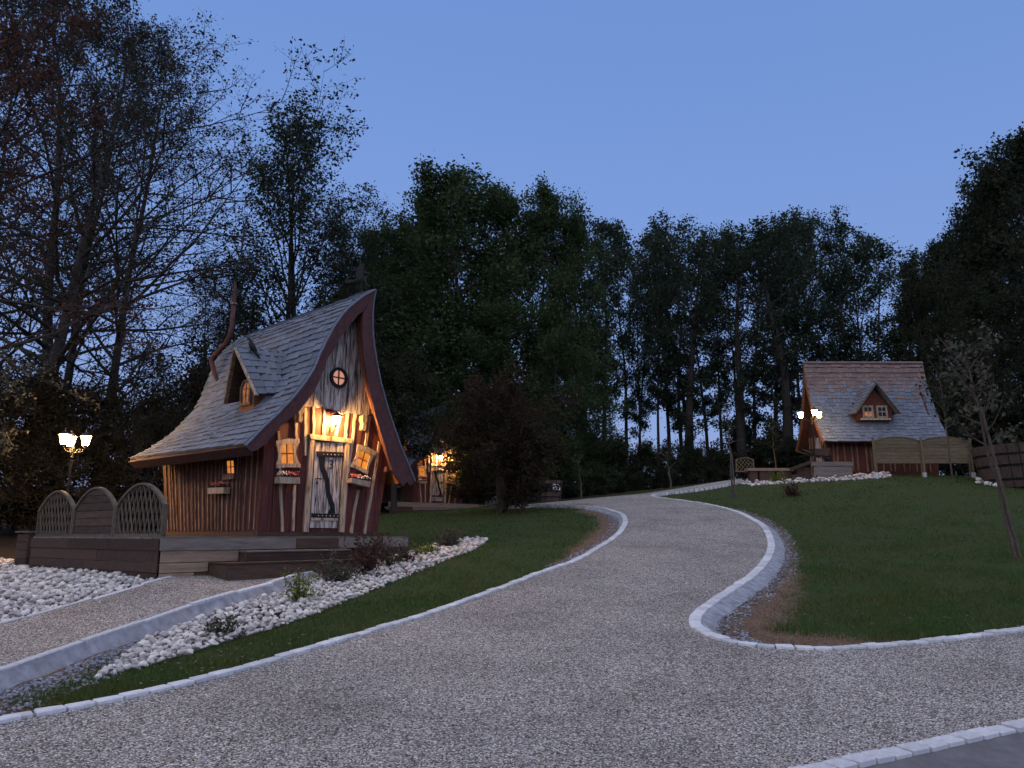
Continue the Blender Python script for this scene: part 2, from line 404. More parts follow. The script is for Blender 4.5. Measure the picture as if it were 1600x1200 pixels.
M = {}
M['maroon'] = wood('maroon_boards', [(0.3, (0.055, 0.017, 0.016)), (0.55, (0.095, 0.030, 0.026)), (0.75, (0.16, 0.066, 0.048))], scale=(9, 9, 0.9), vary=0.3)
M['trim'] = wood('maroon_trim', [(0.3, (0.040, 0.019, 0.019)), (0.6, (0.070, 0.030, 0.030)), (0.8, (0.11, 0.052, 0.046))], scale=(4, 4, 2.5), nscale=3)
M['soffit'] = wood('soffit_boards', [(0.3, (0.16, 0.06, 0.03)), (0.7, (0.30, 0.13, 0.06))], scale=(3, 3, 9))
M['batten'] = wood('pale_batten', [(0.32, (0.07, 0.045, 0.03)), (0.45, (0.27, 0.21, 0.15)), (0.62, (0.42, 0.345, 0.26)), (0.85, (0.52, 0.44, 0.34))], scale=(10, 10, 1.2), vary=0.15)
M['sidebatten'] = wood('side_batten', [(0.32, (0.06, 0.03, 0.02)), (0.52, (0.21, 0.135, 0.085)), (0.8, (0.40, 0.30, 0.20))], scale=(10, 10, 1.2), vary=0.25)
M['whitewash'] = wood('whitewashed_boards', [(0.36, (0.025, 0.019, 0.018)), (0.45, (0.18, 0.15, 0.135)), (0.55, (0.45, 0.41, 0.375)), (0.8, (0.64, 0.60, 0.56))], scale=(16, 16, 1.3), nscale=1.6, vary=0.12)
M['shingle'] = wood('grey_shingle', [(0.25, (0.092, 0.108, 0.135)), (0.6, (0.155, 0.177, 0.216)), (0.85, (0.225, 0.25, 0.292))], scale=(7, 1.2, 7), nscale=1.5, vary=0.16, bump=0.25)
M['shingle_rust'] = wood('rusty_shingle', [(0.25, (0.125, 0.085, 0.075)), (0.5, (0.18, 0.13, 0.115)), (0.85, (0.25, 0.20, 0.185))], scale=(6, 6, 6), nscale=1.5, vary=0.16)
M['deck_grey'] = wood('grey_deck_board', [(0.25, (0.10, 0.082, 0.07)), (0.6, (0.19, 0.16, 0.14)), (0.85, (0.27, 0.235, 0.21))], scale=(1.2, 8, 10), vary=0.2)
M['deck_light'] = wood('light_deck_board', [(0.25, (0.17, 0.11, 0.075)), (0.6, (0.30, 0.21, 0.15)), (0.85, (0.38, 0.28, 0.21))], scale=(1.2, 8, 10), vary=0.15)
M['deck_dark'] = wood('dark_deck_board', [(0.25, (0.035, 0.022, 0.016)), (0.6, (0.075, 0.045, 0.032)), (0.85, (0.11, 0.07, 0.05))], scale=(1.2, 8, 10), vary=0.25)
M['fence'] = wood('fence_wood', [(0.25, (0.06, 0.046, 0.034)), (0.6, (0.115, 0.092, 0.068)), (0.85, (0.17, 0.14, 0.105))], scale=(3, 8, 8), vary=0.2)
M['fence_dark'] = wood('fence_board_brown', [(0.25, (0.04, 0.026, 0.018)), (0.6, (0.08, 0.053, 0.036)), (0.85, (0.12, 0.08, 0.055))], scale=(1.5, 8, 10), vary=0.2)
M['fence_pale'] = wood('fence_pale_green_wood', [(0.25, (0.085, 0.062, 0.035)), (0.6, (0.155, 0.12, 0.07)), (0.85, (0.21, 0.17, 0.105))], scale=(1.5, 8, 10), vary=0.15)
M['iron'] = plain('black_iron', (0.015, 0.013, 0.014), 0.55, metal=0.3)
M['pipe'] = plain('rusty_pipe', (0.075, 0.032, 0.026), 0.7, nscale=9, namp=0.5)
M['crow'] = plain('black_feathers', (0.008, 0.008, 0.009), 0.6)
M['kerb'] = plain('pale_kerb_stone', (0.52, 0.53, 0.545), 0.9, vary=0.16, nscale=16, namp=0.22)
M['haunch'] = plain('kerb_concrete', (0.25, 0.262, 0.285), 0.95, nscale=7, namp=0.42)
M['apron'] = plain('concrete_apron', (0.13, 0.125, 0.13), 0.95, nscale=6, namp=0.3)
M['stone'] = plain('white_stone', (0.53, 0.495, 0.455), 0.9, vary=0.36, nscale=14, namp=0.15)
M['chip'] = plain('grey_chippings', (0.20, 0.21, 0.235), 0.95, vary=0.5, nscale=30, namp=0.2)
M['pebble'] = plain('loose_pebble', (0.34, 0.31, 0.285), 0.9, vary=0.6, nscale=40, namp=0.2)
M['straw'] = leaf('dry_straw', (0.13, 0.085, 0.05), (0.26, 0.19, 0.12), 0.1)
M['grass'] = leaf('lawn_grass', (0.040, 0.074, 0.023), (0.104, 0.132, 0.048), 0.25, ((1.35, 1.0, 0.85), (0.72, 1.05, 0.8)))
M['bark'] = plain('dark_bark', (0.040, 0.034, 0.029), 0.95, nscale=8, namp=0.5)
M['bark_grey'] = plain('grey_bark', (0.045, 0.039, 0.034), 0.95, nscale=8, namp=0.5)
M['stake'] = plain('sapling_bark', (0.085, 0.068, 0.055), 0.95, nscale=12, namp=0.4)
M['leaf_young'] = leaf('young_leaves', (0.036, 0.038, 0.026), (0.070, 0.066, 0.043))
M['leaf_brown'] = leaf('copper_leaves', (0.075, 0.038, 0.030), (0.12, 0.065, 0.048))
M['leaf_green'] = leaf('green_leaves', (0.032, 0.055, 0.024), (0.066, 0.096, 0.042))
M['leaf_dark'] = leaf('dark_leaves', (0.022, 0.029, 0.018), (0.048, 0.055, 0.030))
M['leaf_wood'] = leaf('wood_leaves', (0.022, 0.036, 0.023), (0.050, 0.068, 0.040))
M['leaf_red'] = leaf('dull_red_leaves', (0.028, 0.022, 0.016), (0.064, 0.046, 0.031))
M['leaf_bush'] = leaf('hedge_leaves', (0.019, 0.019, 0.013), (0.042, 0.040, 0.026))
M['leaf_lime'] = leaf('yellow_green_leaves', (0.09, 0.13, 0.025), (0.20, 0.22, 0.05))
M['leaf_grey'] = leaf('grey_green_leaves', (0.05, 0.055, 0.04), (0.13, 0.125, 0.09))
M['leaf_plum'] = leaf('plum_leaves', (0.05, 0.022, 0.022), (0.11, 0.06, 0.045))
M['petal_pink'] = leaf('pink_petals', (0.62, 0.12, 0.13), (0.75, 0.28, 0.27))
M['petal_white'] = leaf('white_petals', (0.65, 0.6, 0.55), (0.8, 0.77, 0.74))
M['pane'] = glow('lit_window', (0.98, 0.31, 0.035), 0.95, 0.6, 9)
M['pane_dark'] = plain('unlit_pane', (0.02, 0.016, 0.014), 0.2)
M['soil'] = plain('dark_soil', (0.055, 0.048, 0.045), 1.0)
M['pane_pink'] = glow('lit_round_window', (0.85, 0.36, 0.24), 0.75, 0.25, 8)
M['pane_dim'] = glow('dim_lit_window', (0.75, 0.24, 0.07), 0.55, 0.5, 9)
M['bulb_wall'] = glow('wall_lantern_glow', (1.0, 0.50, 0.14), 1000)
M['bulb_post'] = glow('post_lantern_glow', (1.0, 0.54, 0.17), 720)
M['bulb_far'] = glow('far_lantern_glow', (1.0, 0.60, 0.22), 90)
M['white_sign'] = plain('white_sign', (0.6, 0.58, 0.56), 0.7)
M['barrel'] = wood('barrel_stave', [(0.25, (0.06, 0.042, 0.035)), (0.6, (0.11, 0.08, 0.066)), (0.85, (0.16, 0.12, 0.10))], scale=(8, 8, 1.2), vary=0.25)
M['red_wall'] = wood('red_brown_boards', [(0.3, (0.06, 0.018, 0.012)), (0.6, (0.11, 0.034, 0.022)), (0.8, (0.16, 0.06, 0.036))], scale=(9, 9, 0.9))

def gravel(name, tint, scale=62.0):
    m, nt, N, L, B = _mat(name)
    mp = _map(N, L, 'Object', (1, 1, 1))
    v = N.new('ShaderNodeTexVoronoi'); v.inputs['Scale'].default_value = scale
    v.inputs['Randomness'].default_value = 1.0
    L.new(mp.outputs[0], v.inputs['Vector'])
    sp = N.new('ShaderNodeSeparateColor'); L.new(v.outputs['Color'], sp.inputs[0])
    r = _ramp(N, [(0.0, (0.03, 0.028, 0.03)), (0.2, (0.13, 0.117, 0.112)), (0.5, (0.30, 0.268, 0.245)), (0.8, (0.47, 0.43, 0.40)), (1.0, (0.85, 0.82, 0.80))])
    L.new(sp.outputs[0], r.inputs[0])
    # dark gaps between the pebbles, which lie deeper
    gap = _ramp(N, [(0.0, (1, 1, 1)), (0.55, (1, 1, 1)), (0.95, (0.35, 0.34, 0.36))])
    L.new(v.outputs['Distance'], gap.inputs[0])
    big = _noise(N, L, mp, 0.7, 5, 0.65)
    bigr = _ramp(N, [(0.32, [q * 0.74 for q in tint]), (0.5, tint), (0.7, [q * 1.16 for q in tint])])
    L.new(big.outputs[0], bigr.inputs[0])
    s = _mul(N, L, r.outputs[0], gap.outputs[0])
    s = _mul(N, L, s, bigr.outputs[0])
    L.new(s, B.inputs['Base Color'])
    B.inputs['Roughness'].default_value = 0.9
    B.inputs['Specular IOR Level'].default_value = 0.2
    iv = N.new('ShaderNodeMath'); iv.operation = 'SUBTRACT'; iv.inputs[0].default_value = 1
    L.new(v.outputs['Distance'], iv.inputs[1])
    ad = N.new('ShaderNodeMath'); ad.operation = 'MULTIPLY_ADD'; ad.inputs[1].default_value = 0.6
    L.new(sp.outputs[1], ad.inputs[0]); L.new(iv.outputs[0], ad.inputs[2])
    _bump(N, L, B, ad.outputs[0], 1.0, 0.012)
    return m
M['gravel'] = gravel('road_gravel', (1.05, 1.06, 1.015), 84)
M['gravel_path'] = gravel('path_gravel', (1.14, 1.12, 1.04), 88)

def ground_mat():
    m, nt, N, L, B = _mat('ground')
    mp = _map(N, L, 'Object', (1, 1, 1))
    n1 = _noise(N, L, mp, 22, 6, 0.7); n2 = _noise(N, L, mp, 1.3, 5, 0.6); n3 = _noise(N, L, mp, 70, 3, 0.7)
    g = _ramp(N, [(0.3, (0.022, 0.036, 0.012)), (0.7, (0.060, 0.078, 0.030))]); L.new(n1.outputs[0], g.inputs[0])
    d = _ramp(N, [(0.3, (0.07, 0.045, 0.032)), (0.5, (0.15, 0.10, 0.07)), (0.72, (0.25, 0.18, 0.13))]); L.new(n1.outputs[0], d.inputs[0])
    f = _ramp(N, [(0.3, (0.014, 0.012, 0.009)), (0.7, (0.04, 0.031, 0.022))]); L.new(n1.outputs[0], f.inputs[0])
    def attr(nm):
        a = N.new('ShaderNodeAttribute'); a.attribute_name = nm; return a
    ad_, af_ = attr('dirt'), attr('wood')
    def edge(a, amp):
        x = N.new('ShaderNodeMath'); x.operation = 'MULTIPLY_ADD'; x.inputs[1].default_value = amp
        L.new(n2.outputs[0], x.inputs[0]); L.new(a.outputs['Fac'], x.inputs[2])
        r = N.new('ShaderNodeMapRange'); L.new(x.outputs[0], r.inputs[0])
        r.inputs[1].default_value = 0.35 + amp * 0.5; r.inputs[2].default_value = 0.75 + amp * 0.5
        return r
    n4 = _noise(N, L, mp, 7.0, 6, 0.75)
    mixn = N.new('ShaderNodeMath'); mixn.operation = 'ADD'; L.new(n2.outputs[0], mixn.inputs[0]); L.new(n4.outputs[0], mixn.inputs[1])
    e1, e2 = edge(ad_, 0.7), edge(af_, 0.6)
    mn = N.new('ShaderNodeMath'); mn.operation = 'MULTIPLY_ADD'; mn.inputs[1].default_value = 0.9
    L.new(n4.outputs[0], mn.inputs[0]); L.new(ad_.outputs['Fac'], mn.inputs[2])
    e1 = N.new('ShaderNodeMapRange'); L.new(mn.outputs[0], e1.inputs[0]); e1.inputs[1].default_value = 0.72; e1.inputs[2].default_value = 1.02
    m1 = N.new('ShaderNodeMix'); m1.data_type = 'RGBA'
    L.new(e1.outputs[0], m1.inputs['Factor']); L.new(g.outputs[0], m1.inputs['A']); L.new(d.outputs[0], m1.inputs['B'])
    m2 = N.new('ShaderNodeMix'); m2.data_type = 'RGBA'
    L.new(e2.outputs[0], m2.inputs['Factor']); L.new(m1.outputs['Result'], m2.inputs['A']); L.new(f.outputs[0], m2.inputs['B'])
    L.new(m2.outputs['Result'], B.inputs['Base Color'])
    B.inputs['Roughness'].default_value = 1.0
    B.inputs['Specular IOR Level'].default_value = 0.1
    _bump(N, L, B, n1.outputs[0], 0.7, 0.04)
    return m
M['ground'] = ground_mat()

# ------------------------------------------------------------------ terrain
CT = np.array(CTL)
def _fit(ctl, lam=0.05):
    n = len(ctl); d = np.hypot(ctl[:, None, 0]-ctl[None, :, 0], ctl[:, None, 1]-ctl[None, :, 1])
    K = np.where(d > 0, d*d*np.log(d+1e-9), 0) + np.eye(n)*lam
    Q = np.c_[np.ones(n), ctl[:, :2]]
    return np.linalg.solve(np.block([[K, Q], [Q.T, np.zeros((3, 3))]]), np.r_[ctl[:, 2], 0, 0, 0])
RW = _fit(CT)
def zf(x, y):
    x = np.asarray(x, float); y = np.asarray(y, float)
    r = np.maximum(np.maximum((np.abs(x)-24)/18, (y-44)/18), (-y-3)/10); t = np.clip(r, 0, 1); t = t*t*(3-2*t)
    xc = np.clip(x, -42, 42); yc = np.clip(y, -12, 62)
    d = np.hypot(xc[..., None]-CT[:, 0], yc[..., None]-CT[:, 1])
    z = (np.where(d > 0, d*d*np.log(d+1e-9), 0)*RW[:len(CT)]).sum(-1) + RW[-3] + RW[-2]*xc + RW[-1]*yc
    return z*(1-t) + t*np.clip(0.6+0.05*np.clip(y, -10, 50), 0, 3.0) + 0.085*np.clip(y-64, 0, 110)
def z1(x, y): return float(zf(np.array([x]), np.array([y]))[0])

def smooth_line(pts, step=0.1):
    P = [np.array(p, float) for p in pts]
    P = [2*P[0]-P[1]] + P + [2*P[-1]-P[-2]]
    out = []
    for i in range(1, len(P)-2):
        a, b, c, d = P[i-1:i+3]
        n = max(2, int(np.linalg.norm(c-b)/0.05))
        for k in range(n):
            t = k/n
            out.append(0.5*((2*b)+(c-a)*t+(2*a-5*b+4*c-d)*t*t+(3*b-a-3*c+d)*t**3))
    out.append(P[-2])
    out = np.array(out)
    s = np.r_[0, np.cumsum(np.linalg.norm(np.diff(out, axis=0), axis=1))]
    q = np.linspace(0, s[-1], max(2, int(round(s[-1]/step))+1))
    return np.c_[np.interp(q, s, out[:, 0]), np.interp(q, s, out[:, 1])]

def inside(poly, x, y):
    poly = np.asarray(poly); c = np.zeros(np.shape(x), bool)
    for (x0, y0), (x1, y1) in zip(poly, np.roll(poly, -1, axis=0)):
        if y0 == y1: continue
        c ^= ((y0 > y) != (y1 > y)) & (x < (x1-x0)*(y-y0)/(y1-y0)+x0)
    return c

def pl_dist(line, x, y, reach=1.7):
    """distance to a line; anything farther than reach stays far"""
    line = np.asarray(line); x = np.asarray(x, float); y = np.asarray(y, float)
    sh = x.shape; x = x.ravel(); y = y.ravel(); best = np.full(x.shape, 1e9)
    for i in range(0, len(line)-1, 12):
        ch = line[i:i+13]; lo = ch.min(0)-reach; hi = ch.max(0)+reach
        k = np.nonzero((x > lo[0]) & (x < hi[0]) & (y > lo[1]) & (y < hi[1]))[0]
        if not len(k): continue
        xx, yy = x[k], y[k]; bb = best[k]
        for a, b in zip(ch[:-1], ch[1:]):
            d = b-a; L2 = max(1e-9, d@d)
            t = np.clip(((xx-a[0])*d[0]+(yy-a[1])*d[1])/L2, 0, 1)
            bb = np.minimum(bb, np.hypot(xx-a[0]-t*d[0], yy-a[1]-t*d[1]))
        best[k] = bb
    return best.reshape(sh)

LOW = 0.07                                   # lawn and beds lie this much below the road surface
kl = smooth_line([(-10, 3.0)] + KERB_L, 0.1)
kr = smooth_line([(14, 12.6)] + KERB_R, 0.1)
kr2 = smooth_line(KERB_R2, 0.1)
knr = smooth_line([(0.75, 4.7)] + KERB_NR + [(14, 10.2)], 0.1)
far = smooth_line(FAR_EDGE + [(9.6, 32.3)], 0.3)
plft = smooth_line([(-6.3, 6.6)] + PATH_L, 0.1)
prgt = smooth_line([(-4.9, 5.5)] + PATH_R[1:] + [(-3.0, 14.3)], 0.1)
road_poly = np.vstack([kl, far, kr2[::-1], kr[::-1], knr[::-1], [(0.2, 4.3), (-1.5, 3.2), (-4, 2), (-10, 1)]])
path_poly = np.vstack([plft, [(-4.6, 13.6)], prgt[::-1]])
bed_r = np.array(BED_R); bed_l = np.array(BED_L); bed_t = np.array(BED_T); bed_h = np.array(BED_H2)

def terrain():
    xs = np.unique(np.r_[np.linspace(-400, -44, 12), np.linspace(-44, -15, 30), np.arange(-15, 18.01, 0.25), np.linspace(18, 44, 26), np.linspace(44, 400, 12)])
    ys = np.unique(np.r_[np.linspace(-60, 0, 10), np.arange(0, 35.01, 0.25), np.linspace(35, 66, 32), np.linspace(66, 500, 14)])
    X, Y = np.meshgrid(xs, ys)
    Z = np.stack([zf(a, b) for a, b in zip(X, Y)]) - LOW
    Z += (nrng.random(Z.shape)-0.5) * np.where((Y > 4) & (Y < 34), 0.02, 0.1)
    V = np.c_[X.ravel(), Y.ravel(), Z.ravel()]
    nx = len(xs); i = np.arange(nx-1)[None, :] + nx*np.arange(len(ys)-1)[:, None]; i = i.ravel()
    me = quick_mesh('ground', V, quads=np.c_[i, i+1, i+1+nx, i+nx], mat=M['ground'], smooth=True)
    x, y = V[:, 0], V[:, 1]
    dirt = dirt_at(x, y); wd = wood_at(x, y)
    for nm, a in (('dirt', dirt), ('wood', wd)):
        at = me.attributes.new(nm, 'FLOAT', 'POINT'); at.data.foreach_set('value', a.astype(np.float32))
    o = link('ground', me); tag(o, kind='structure')

j0 = int(np.argmax(kr[:, 0] < 3.2)); j1 = int(np.argmax((kr[:, 1] > 24.0) & (np.arange(len(kr)) > j0)))
kr_d = kr[j0:j1]
kl_d = np.array([p for p in kl if 10.5 < p[1] < 25.2])
def dirt_at(x, y):
    w = 0.60 + 0.70*np.clip((15-y)/6, 0, 1)
    a = np.clip(1.35 - pl_dist(kr_d[::3], x, y)/w, 0, 1)
    w2 = 0.22 + 0.7*np.clip((y-13)/4, 0, 1)
    b = np.clip(1.3 - pl_dist(kl_d[::3], x, y)/w2, 0, 1)
    c = np.clip(1.0 - pl_dist(kl[::4], x, y)/0.22, 0, 1)*0.75
    d = np.clip(1.0 - pl_dist(kr[::4], x, y)/0.3, 0, 1)*0.8
    e = np.clip(1.2 - np.hypot(x+4.15, y-6.3)/0.7, 0, 1)
    f = np.clip(1.2 - np.hypot(x+9.6, y-11.3)/1.6, 0, 1)
    g = np.clip(1.25 - pl_dist(prgt[::4], x, y)/0.75, 0, 1)*np.clip((12.2-y)/1.5, 0, 1)
    return np.maximum.reduce([a, b, c, d, e, f, g])
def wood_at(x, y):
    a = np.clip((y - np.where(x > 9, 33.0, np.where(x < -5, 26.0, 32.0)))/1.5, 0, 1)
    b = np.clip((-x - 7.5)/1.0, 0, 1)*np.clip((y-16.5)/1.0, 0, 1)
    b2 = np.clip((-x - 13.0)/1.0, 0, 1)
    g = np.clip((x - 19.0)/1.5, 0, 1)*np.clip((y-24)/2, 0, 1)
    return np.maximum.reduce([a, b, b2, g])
terrain()

def sheet(name, poly, mat, dz, step=0.3):
    """a surface that follows the ground inside an outline"""
    poly = np.asarray(poly)
    keep = [poly[0]]
    for p in poly[1:]:
        if np.hypot(*(p-keep[-1])) > 0.06: keep.append(p)
    poly = np.array(keep)
    x0, y0 = poly.min(0); x1, y1 = poly.max(0)
    gx, gy = np.meshgrid(np.arange(x0, x1, step), np.arange(y0, y1, step))
    gx, gy = gx.ravel(), gy.ravel()
    ok = inside(poly, gx, gy) & (pl_dist(np.vstack([poly, poly[:1]])[::2], gx, gy) > step*0.4)
    pts = [Vector(p) for p in poly] + [Vector(p) for p in zip(gx[ok], gy[ok])]
    n = len(poly)
    v, e, f, *_ = delaunay_2d_cdt(pts, [(i, (i+1) % n) for i in range(n)], [list(range(n))], 1, 1e-5)
    P2 = np.array([tuple(p) for p in v]); Z = zf(P2[:, 0], P2[:, 1]) + dz
    me = bpy.data.meshes.new(name)
    me.from_pydata(np.c_[P2, Z].tolist(), [], [tuple(q) for q in f])
    bm = bmesh.new(); bm.from_mesh(me); bmesh.ops.recalc_face_normals(bm, faces=bm.faces)
    if sum(q.normal.z for q in bm.faces) < 0: bmesh.ops.reverse_faces(bm, faces=bm.faces)
    bm.to_mesh(me); bm.free()
    for p in me.polygons: p.use_smooth = True
    o = link(name, me, mat); tag(o, kind='structure'); return o

sheet('road', road_poly, M['gravel'], 0.0)
sheet('path', path_poly, M['gravel_path'], 0.03)

# ---- kerbs: pieces along a line
def stone_mesh(l, w, h, seed):
    r = random.Random(seed)
    b = MB(); b.box((-l/2, 0, -h), (l/2, w, 0))
    bm = bmesh.new(); me = bpy.data.meshes.new('kerb_stone')
    me.from_pydata(b.v, [], b.f); bm.from_mesh(me)
    for v in bm.verts:
        v.co += Vector((r.uniform(-.006, .006), r.uniform(-.005, .005), r.uniform(-.004, .004)))
    bmesh.ops.bevel(bm, geom=[e for e in bm.edges if max(q.co.z for q in e.verts) > -h*0.5], offset=0.009, segments=1, affect='EDGES')
    bmesh.ops.recalc_face_normals(bm, faces=bm.faces)
    bm.to_mesh(me); bm.free(); me.materials.append(M['kerb'])
    return me

def kerb_line(name, line, side, length, width, height, top, ymax=19.0, gap=0.022, ymin=-9):
    """side +1: stones lie left of the line's direction"""
    root = empty(name); tag(root, kind='structure')
    vars_ = [stone_mesh(length-gap, width, height, s) for s in range(5)]
    s = np.r_[0, np.cumsum(np.linalg.norm(np.diff(line, axis=0), axis=1))]
    n = int(s[-1]/length); farmb = MB()
    for i in range(n):
        c = (i+0.5)*length
        p = np.array([np.interp(c, s, line[:, k]) for k in (0, 1)])
        a = np.array([np.interp(c-length*.45, s, line[:, k]) for k in (0, 1)]); b = np.array([np.interp(c+length*.45, s, line[:, k]) for k in (0, 1)])
        if p[1] < ymin: continue
        za, zb, zp = z1(*a), z1(*b), z1(*p)
        t = Vector((b[0]-a[0], b[1]-a[1], zb-za)).normalized()
        nrm = Vector((-t.y, t.x, 0)).normalized()*side
        up = nrm.cross(t) if side < 0 else t.cross(nrm)
        up.normalize()
        Mx = Matrix((( t.x, nrm.x, up.x, p[0]), (t.y, nrm.y, up.y, p[1]), (t.z, nrm.z, up.z, zp+top+rnd.uniform(-.007, .007)), (0, 0, 0, 1)))
        if p[1] < ymax:
            o = link('kerb_stone', vars_[i % 5], None, root)
            o.matrix_local = Mx @ Matrix.Rotation(rnd.uniform(-.035, .035), 4, 'Z')
        else:
            farmb.box((-length/2+gap, 0, -height), (length/2-gap, width, 0), Mx)
    if farmb.v: tag(farmb.build('far_kerb_stones', M['kerb'], root), kind='stuff')
    return root
kerb_line('road_kerb_left', kl, 1, 0.215, 0.13, 0.16, 0.03, ymin=4.5)
kerb_line('road_kerb_right', kr, -1, 0.20, 0.15, 0.16, 0.03)
kerb_line('road_kerb_far', kr2, -1, 0.20, 0.15, 0.16, 0.03)
kerb_line('road_kerb_near', knr, -1, 0.185, 0.15, 0.16, 0.035)
kerb_line('path_kerb_right', prgt, -1, 0.98, 0.085, 0.2, 0.075, ymin=5)
kerb_line('path_kerb_left', plft, 1, 0.98, 0.05, 0.2, 0.045, ymin=5)

def strip(name, line, side, prof, mat, rough=0.0):
    """a lengthwise moulding: prof = (offset from line, height over road)"""
    t = np.gradient(line, axis=0); t /= np.linalg.norm(t, axis=1)[:, None]
    nrm = np.c_[-t[:, 1], t[:, 0]]*side
    V = []; k = len(prof)
    for p, q in zip(line, nrm):
        for o, h in prof:
            a = p + q*(o + (rnd.uniform(-rough, rough) if o > prof[0][0] else 0))
            V.append((a[0], a[1], z1(*p)+h))
    i = (np.arange(len(line)-1)[:, None]*k + np.arange(k-1)[None, :]).ravel()
    me = quick_mesh(name, V, quads=np.c_[i, i+1, i+1+k, i+k], mat=mat, smooth=True)
    o = link(name, me); tag(o, kind='structure'); return o
i0 = int(np.argmax(kr[:, 0] < 2.62)); i1 = int(np.argmax((kr[:, 1] > 23.5) & (np.arange(len(kr)) > i0)))
seg = kr[i0:i1]
strip('kerb_haunch_right', seg[::2], -1, [(0.148, 0.005), (0.2, -0.015), (0.34, -0.075), (0.42, -0.16)], M['haunch'], 0.012)
segl = np.array([p for p in kl if 14.0 < p[1] < 25.5])
strip('kerb_haunch_left', segl[::2], 1, [(0.128, 0.0), (0.18, -0.03), (0.26, -0.085), (0.3, -0.16)], M['haunch'], 0.012)
strip('path_kerb_haunch', prgt[::2], -1, [(0.083, 0.045), (0.11, 0.015), (0.16, -0.055), (0.21, -0.085), (0.26, -0.2)], M['haunch'], 0.012)
strip('concrete_apron', knr[::2], -1, [(0.148, 0.0), (0.25, -0.03), (0.8, -0.055), (1.6, -0.06), (2.2, -0.2)], M['apron'])
cb = MB(); z0 = z1(3.3, 5.6)
cb.tube([(3.22, 5.82, z1(3.22, 5.82)-.02), (3.30, 5.74, z1(3.3, 5.74)-.022), (3.25, 5.6, z1(3.25, 5.6)-.03), (3.20, 5.35, z1(3.2, 5.35)-.035), (3.26, 5.1, z1(3.26, 5.1)-.04)], 0.008, 5)
cb.tube([(3.22, 5.82, z1(3.22, 5.82)-.02), (3.17, 5.7, z1(3.17, 5.7)-.022), (3.12, 5.5, z1(3.12, 5.5)-.03), (3.14, 5.2, z1(3.14, 5.2)-.035)], 0.008, 5)
tag(cb.build('cable_loop', M['iron']), 'thin black cable looped on the grey concrete in the near right corner', 'cable')

# ---- white stones
def rock_meshes(n, mat, name, jit=0.30):
    out = []
    for s in range(n):
        r = random.Random(s*13+5); bm = bmesh.new()
        bmesh.ops.create_icosphere(bm, subdivisions=1, radius=1)
        k = Vector((r.uniform(.8, 1.25), r.uniform(.7, 1.0), r.uniform(.5, .8)))
        for v in bm.verts:
            v.co = Vector((v.co.x*k.x, v.co.y*k.y, v.co.z*k.z)) * r.uniform(1-jit, 1+jit)
        me = bpy.data.meshes.new(name); bm.to_mesh(me); bm.free(); me.materials.append(mat); out.append(me)
    return out
ROCK = rock_meshes(8, M['stone'], 'stone')
RV = [np.array([v.co[:] for v in m.vertices]) for m in ROCK]
RF = [np.array([p.vertices[:] for p in m.polygons]) for m in ROCK]

def rot3(a, b, c):
    return np.array(Matrix.Rotation(a, 3, 'Z') @ Matrix.Rotation(b, 3, 'X') @ Matrix.Rotation(c, 3, 'Y'))

def stone_bed(name, poly, spacing, size, nobj, lift=0.0):
    root = sheet(name, poly, M['soil'], -LOW+0.012)
    poly = np.asarray(poly); x0, y0 = poly.min(0); x1, y1 = poly.max(0)
    gx, gy = np.meshgrid(np.arange(x0, x1, spacing), np.arange(y0, y1, spacing))
    gx = gx.ravel()+nrng.uniform(-.45, .45, gx.size)*spacing; gy = gy.ravel()+nrng.uniform(-.45, .45, gy.size)*spacing
    ok = inside(poly, gx, gy); gx, gy = gx[ok], gy[ok]
    # some lie on top of the others
    k = nrng.random(len(gx)) < 0.35
    lay = np.r_[np.zeros(len(gx)), np.ones(k.sum())]
    gx, gy = np.r_[gx, gx[k]+spacing*.4], np.r_[gy, gy[k]+spacing*.4]
    zz = zf(gx, gy)-LOW
    r = size*nrng.uniform(0.65, 1.35, len(gx))
    order = np.argsort(gy/r)                        # the largest in view first
    V, T, n = [], [], 0
    for rank, i in enumerate(order):
        m = i % 8; a = (nrng.uniform(0, 6.3), nrng.uniform(-.5, .5), nrng.uniform(-.5, .5))
        z = zz[i] + r[i]*(0.35 + 0.9*lay[i]) + lift
        if rank < nobj:
            o = link('stone', ROCK[m], None, root)
            o.matrix_local = Matrix.Translation((gx[i], gy[i], z)) @ Matrix(rot3(*a).tolist()).to_4x4() @ Matrix.Scale(r[i], 4)
        else:
            V.append(RV[m] @ rot3(*a).T * r[i] + [gx[i], gy[i], z]); T.append(RF[m]+n); n += len(RV[m])
    if V:
        tag(link('stones', quick_mesh('stones', np.vstack(V), tris=np.vstack(T), mat=M['stone']), None, root), kind='stuff')
    return root
stone_bed('stone_bed_right', bed_r, 0.076, 0.042, 300)
stone_bed('stone_bed_left', bed_l, 0.083, 0.046, 300)
stone_bed('stone_bed_tub', bed_t, 0.16, 0.085, 60)
stone_bed('stone_bed_far', bed_h, 0.15, 0.075, 60)

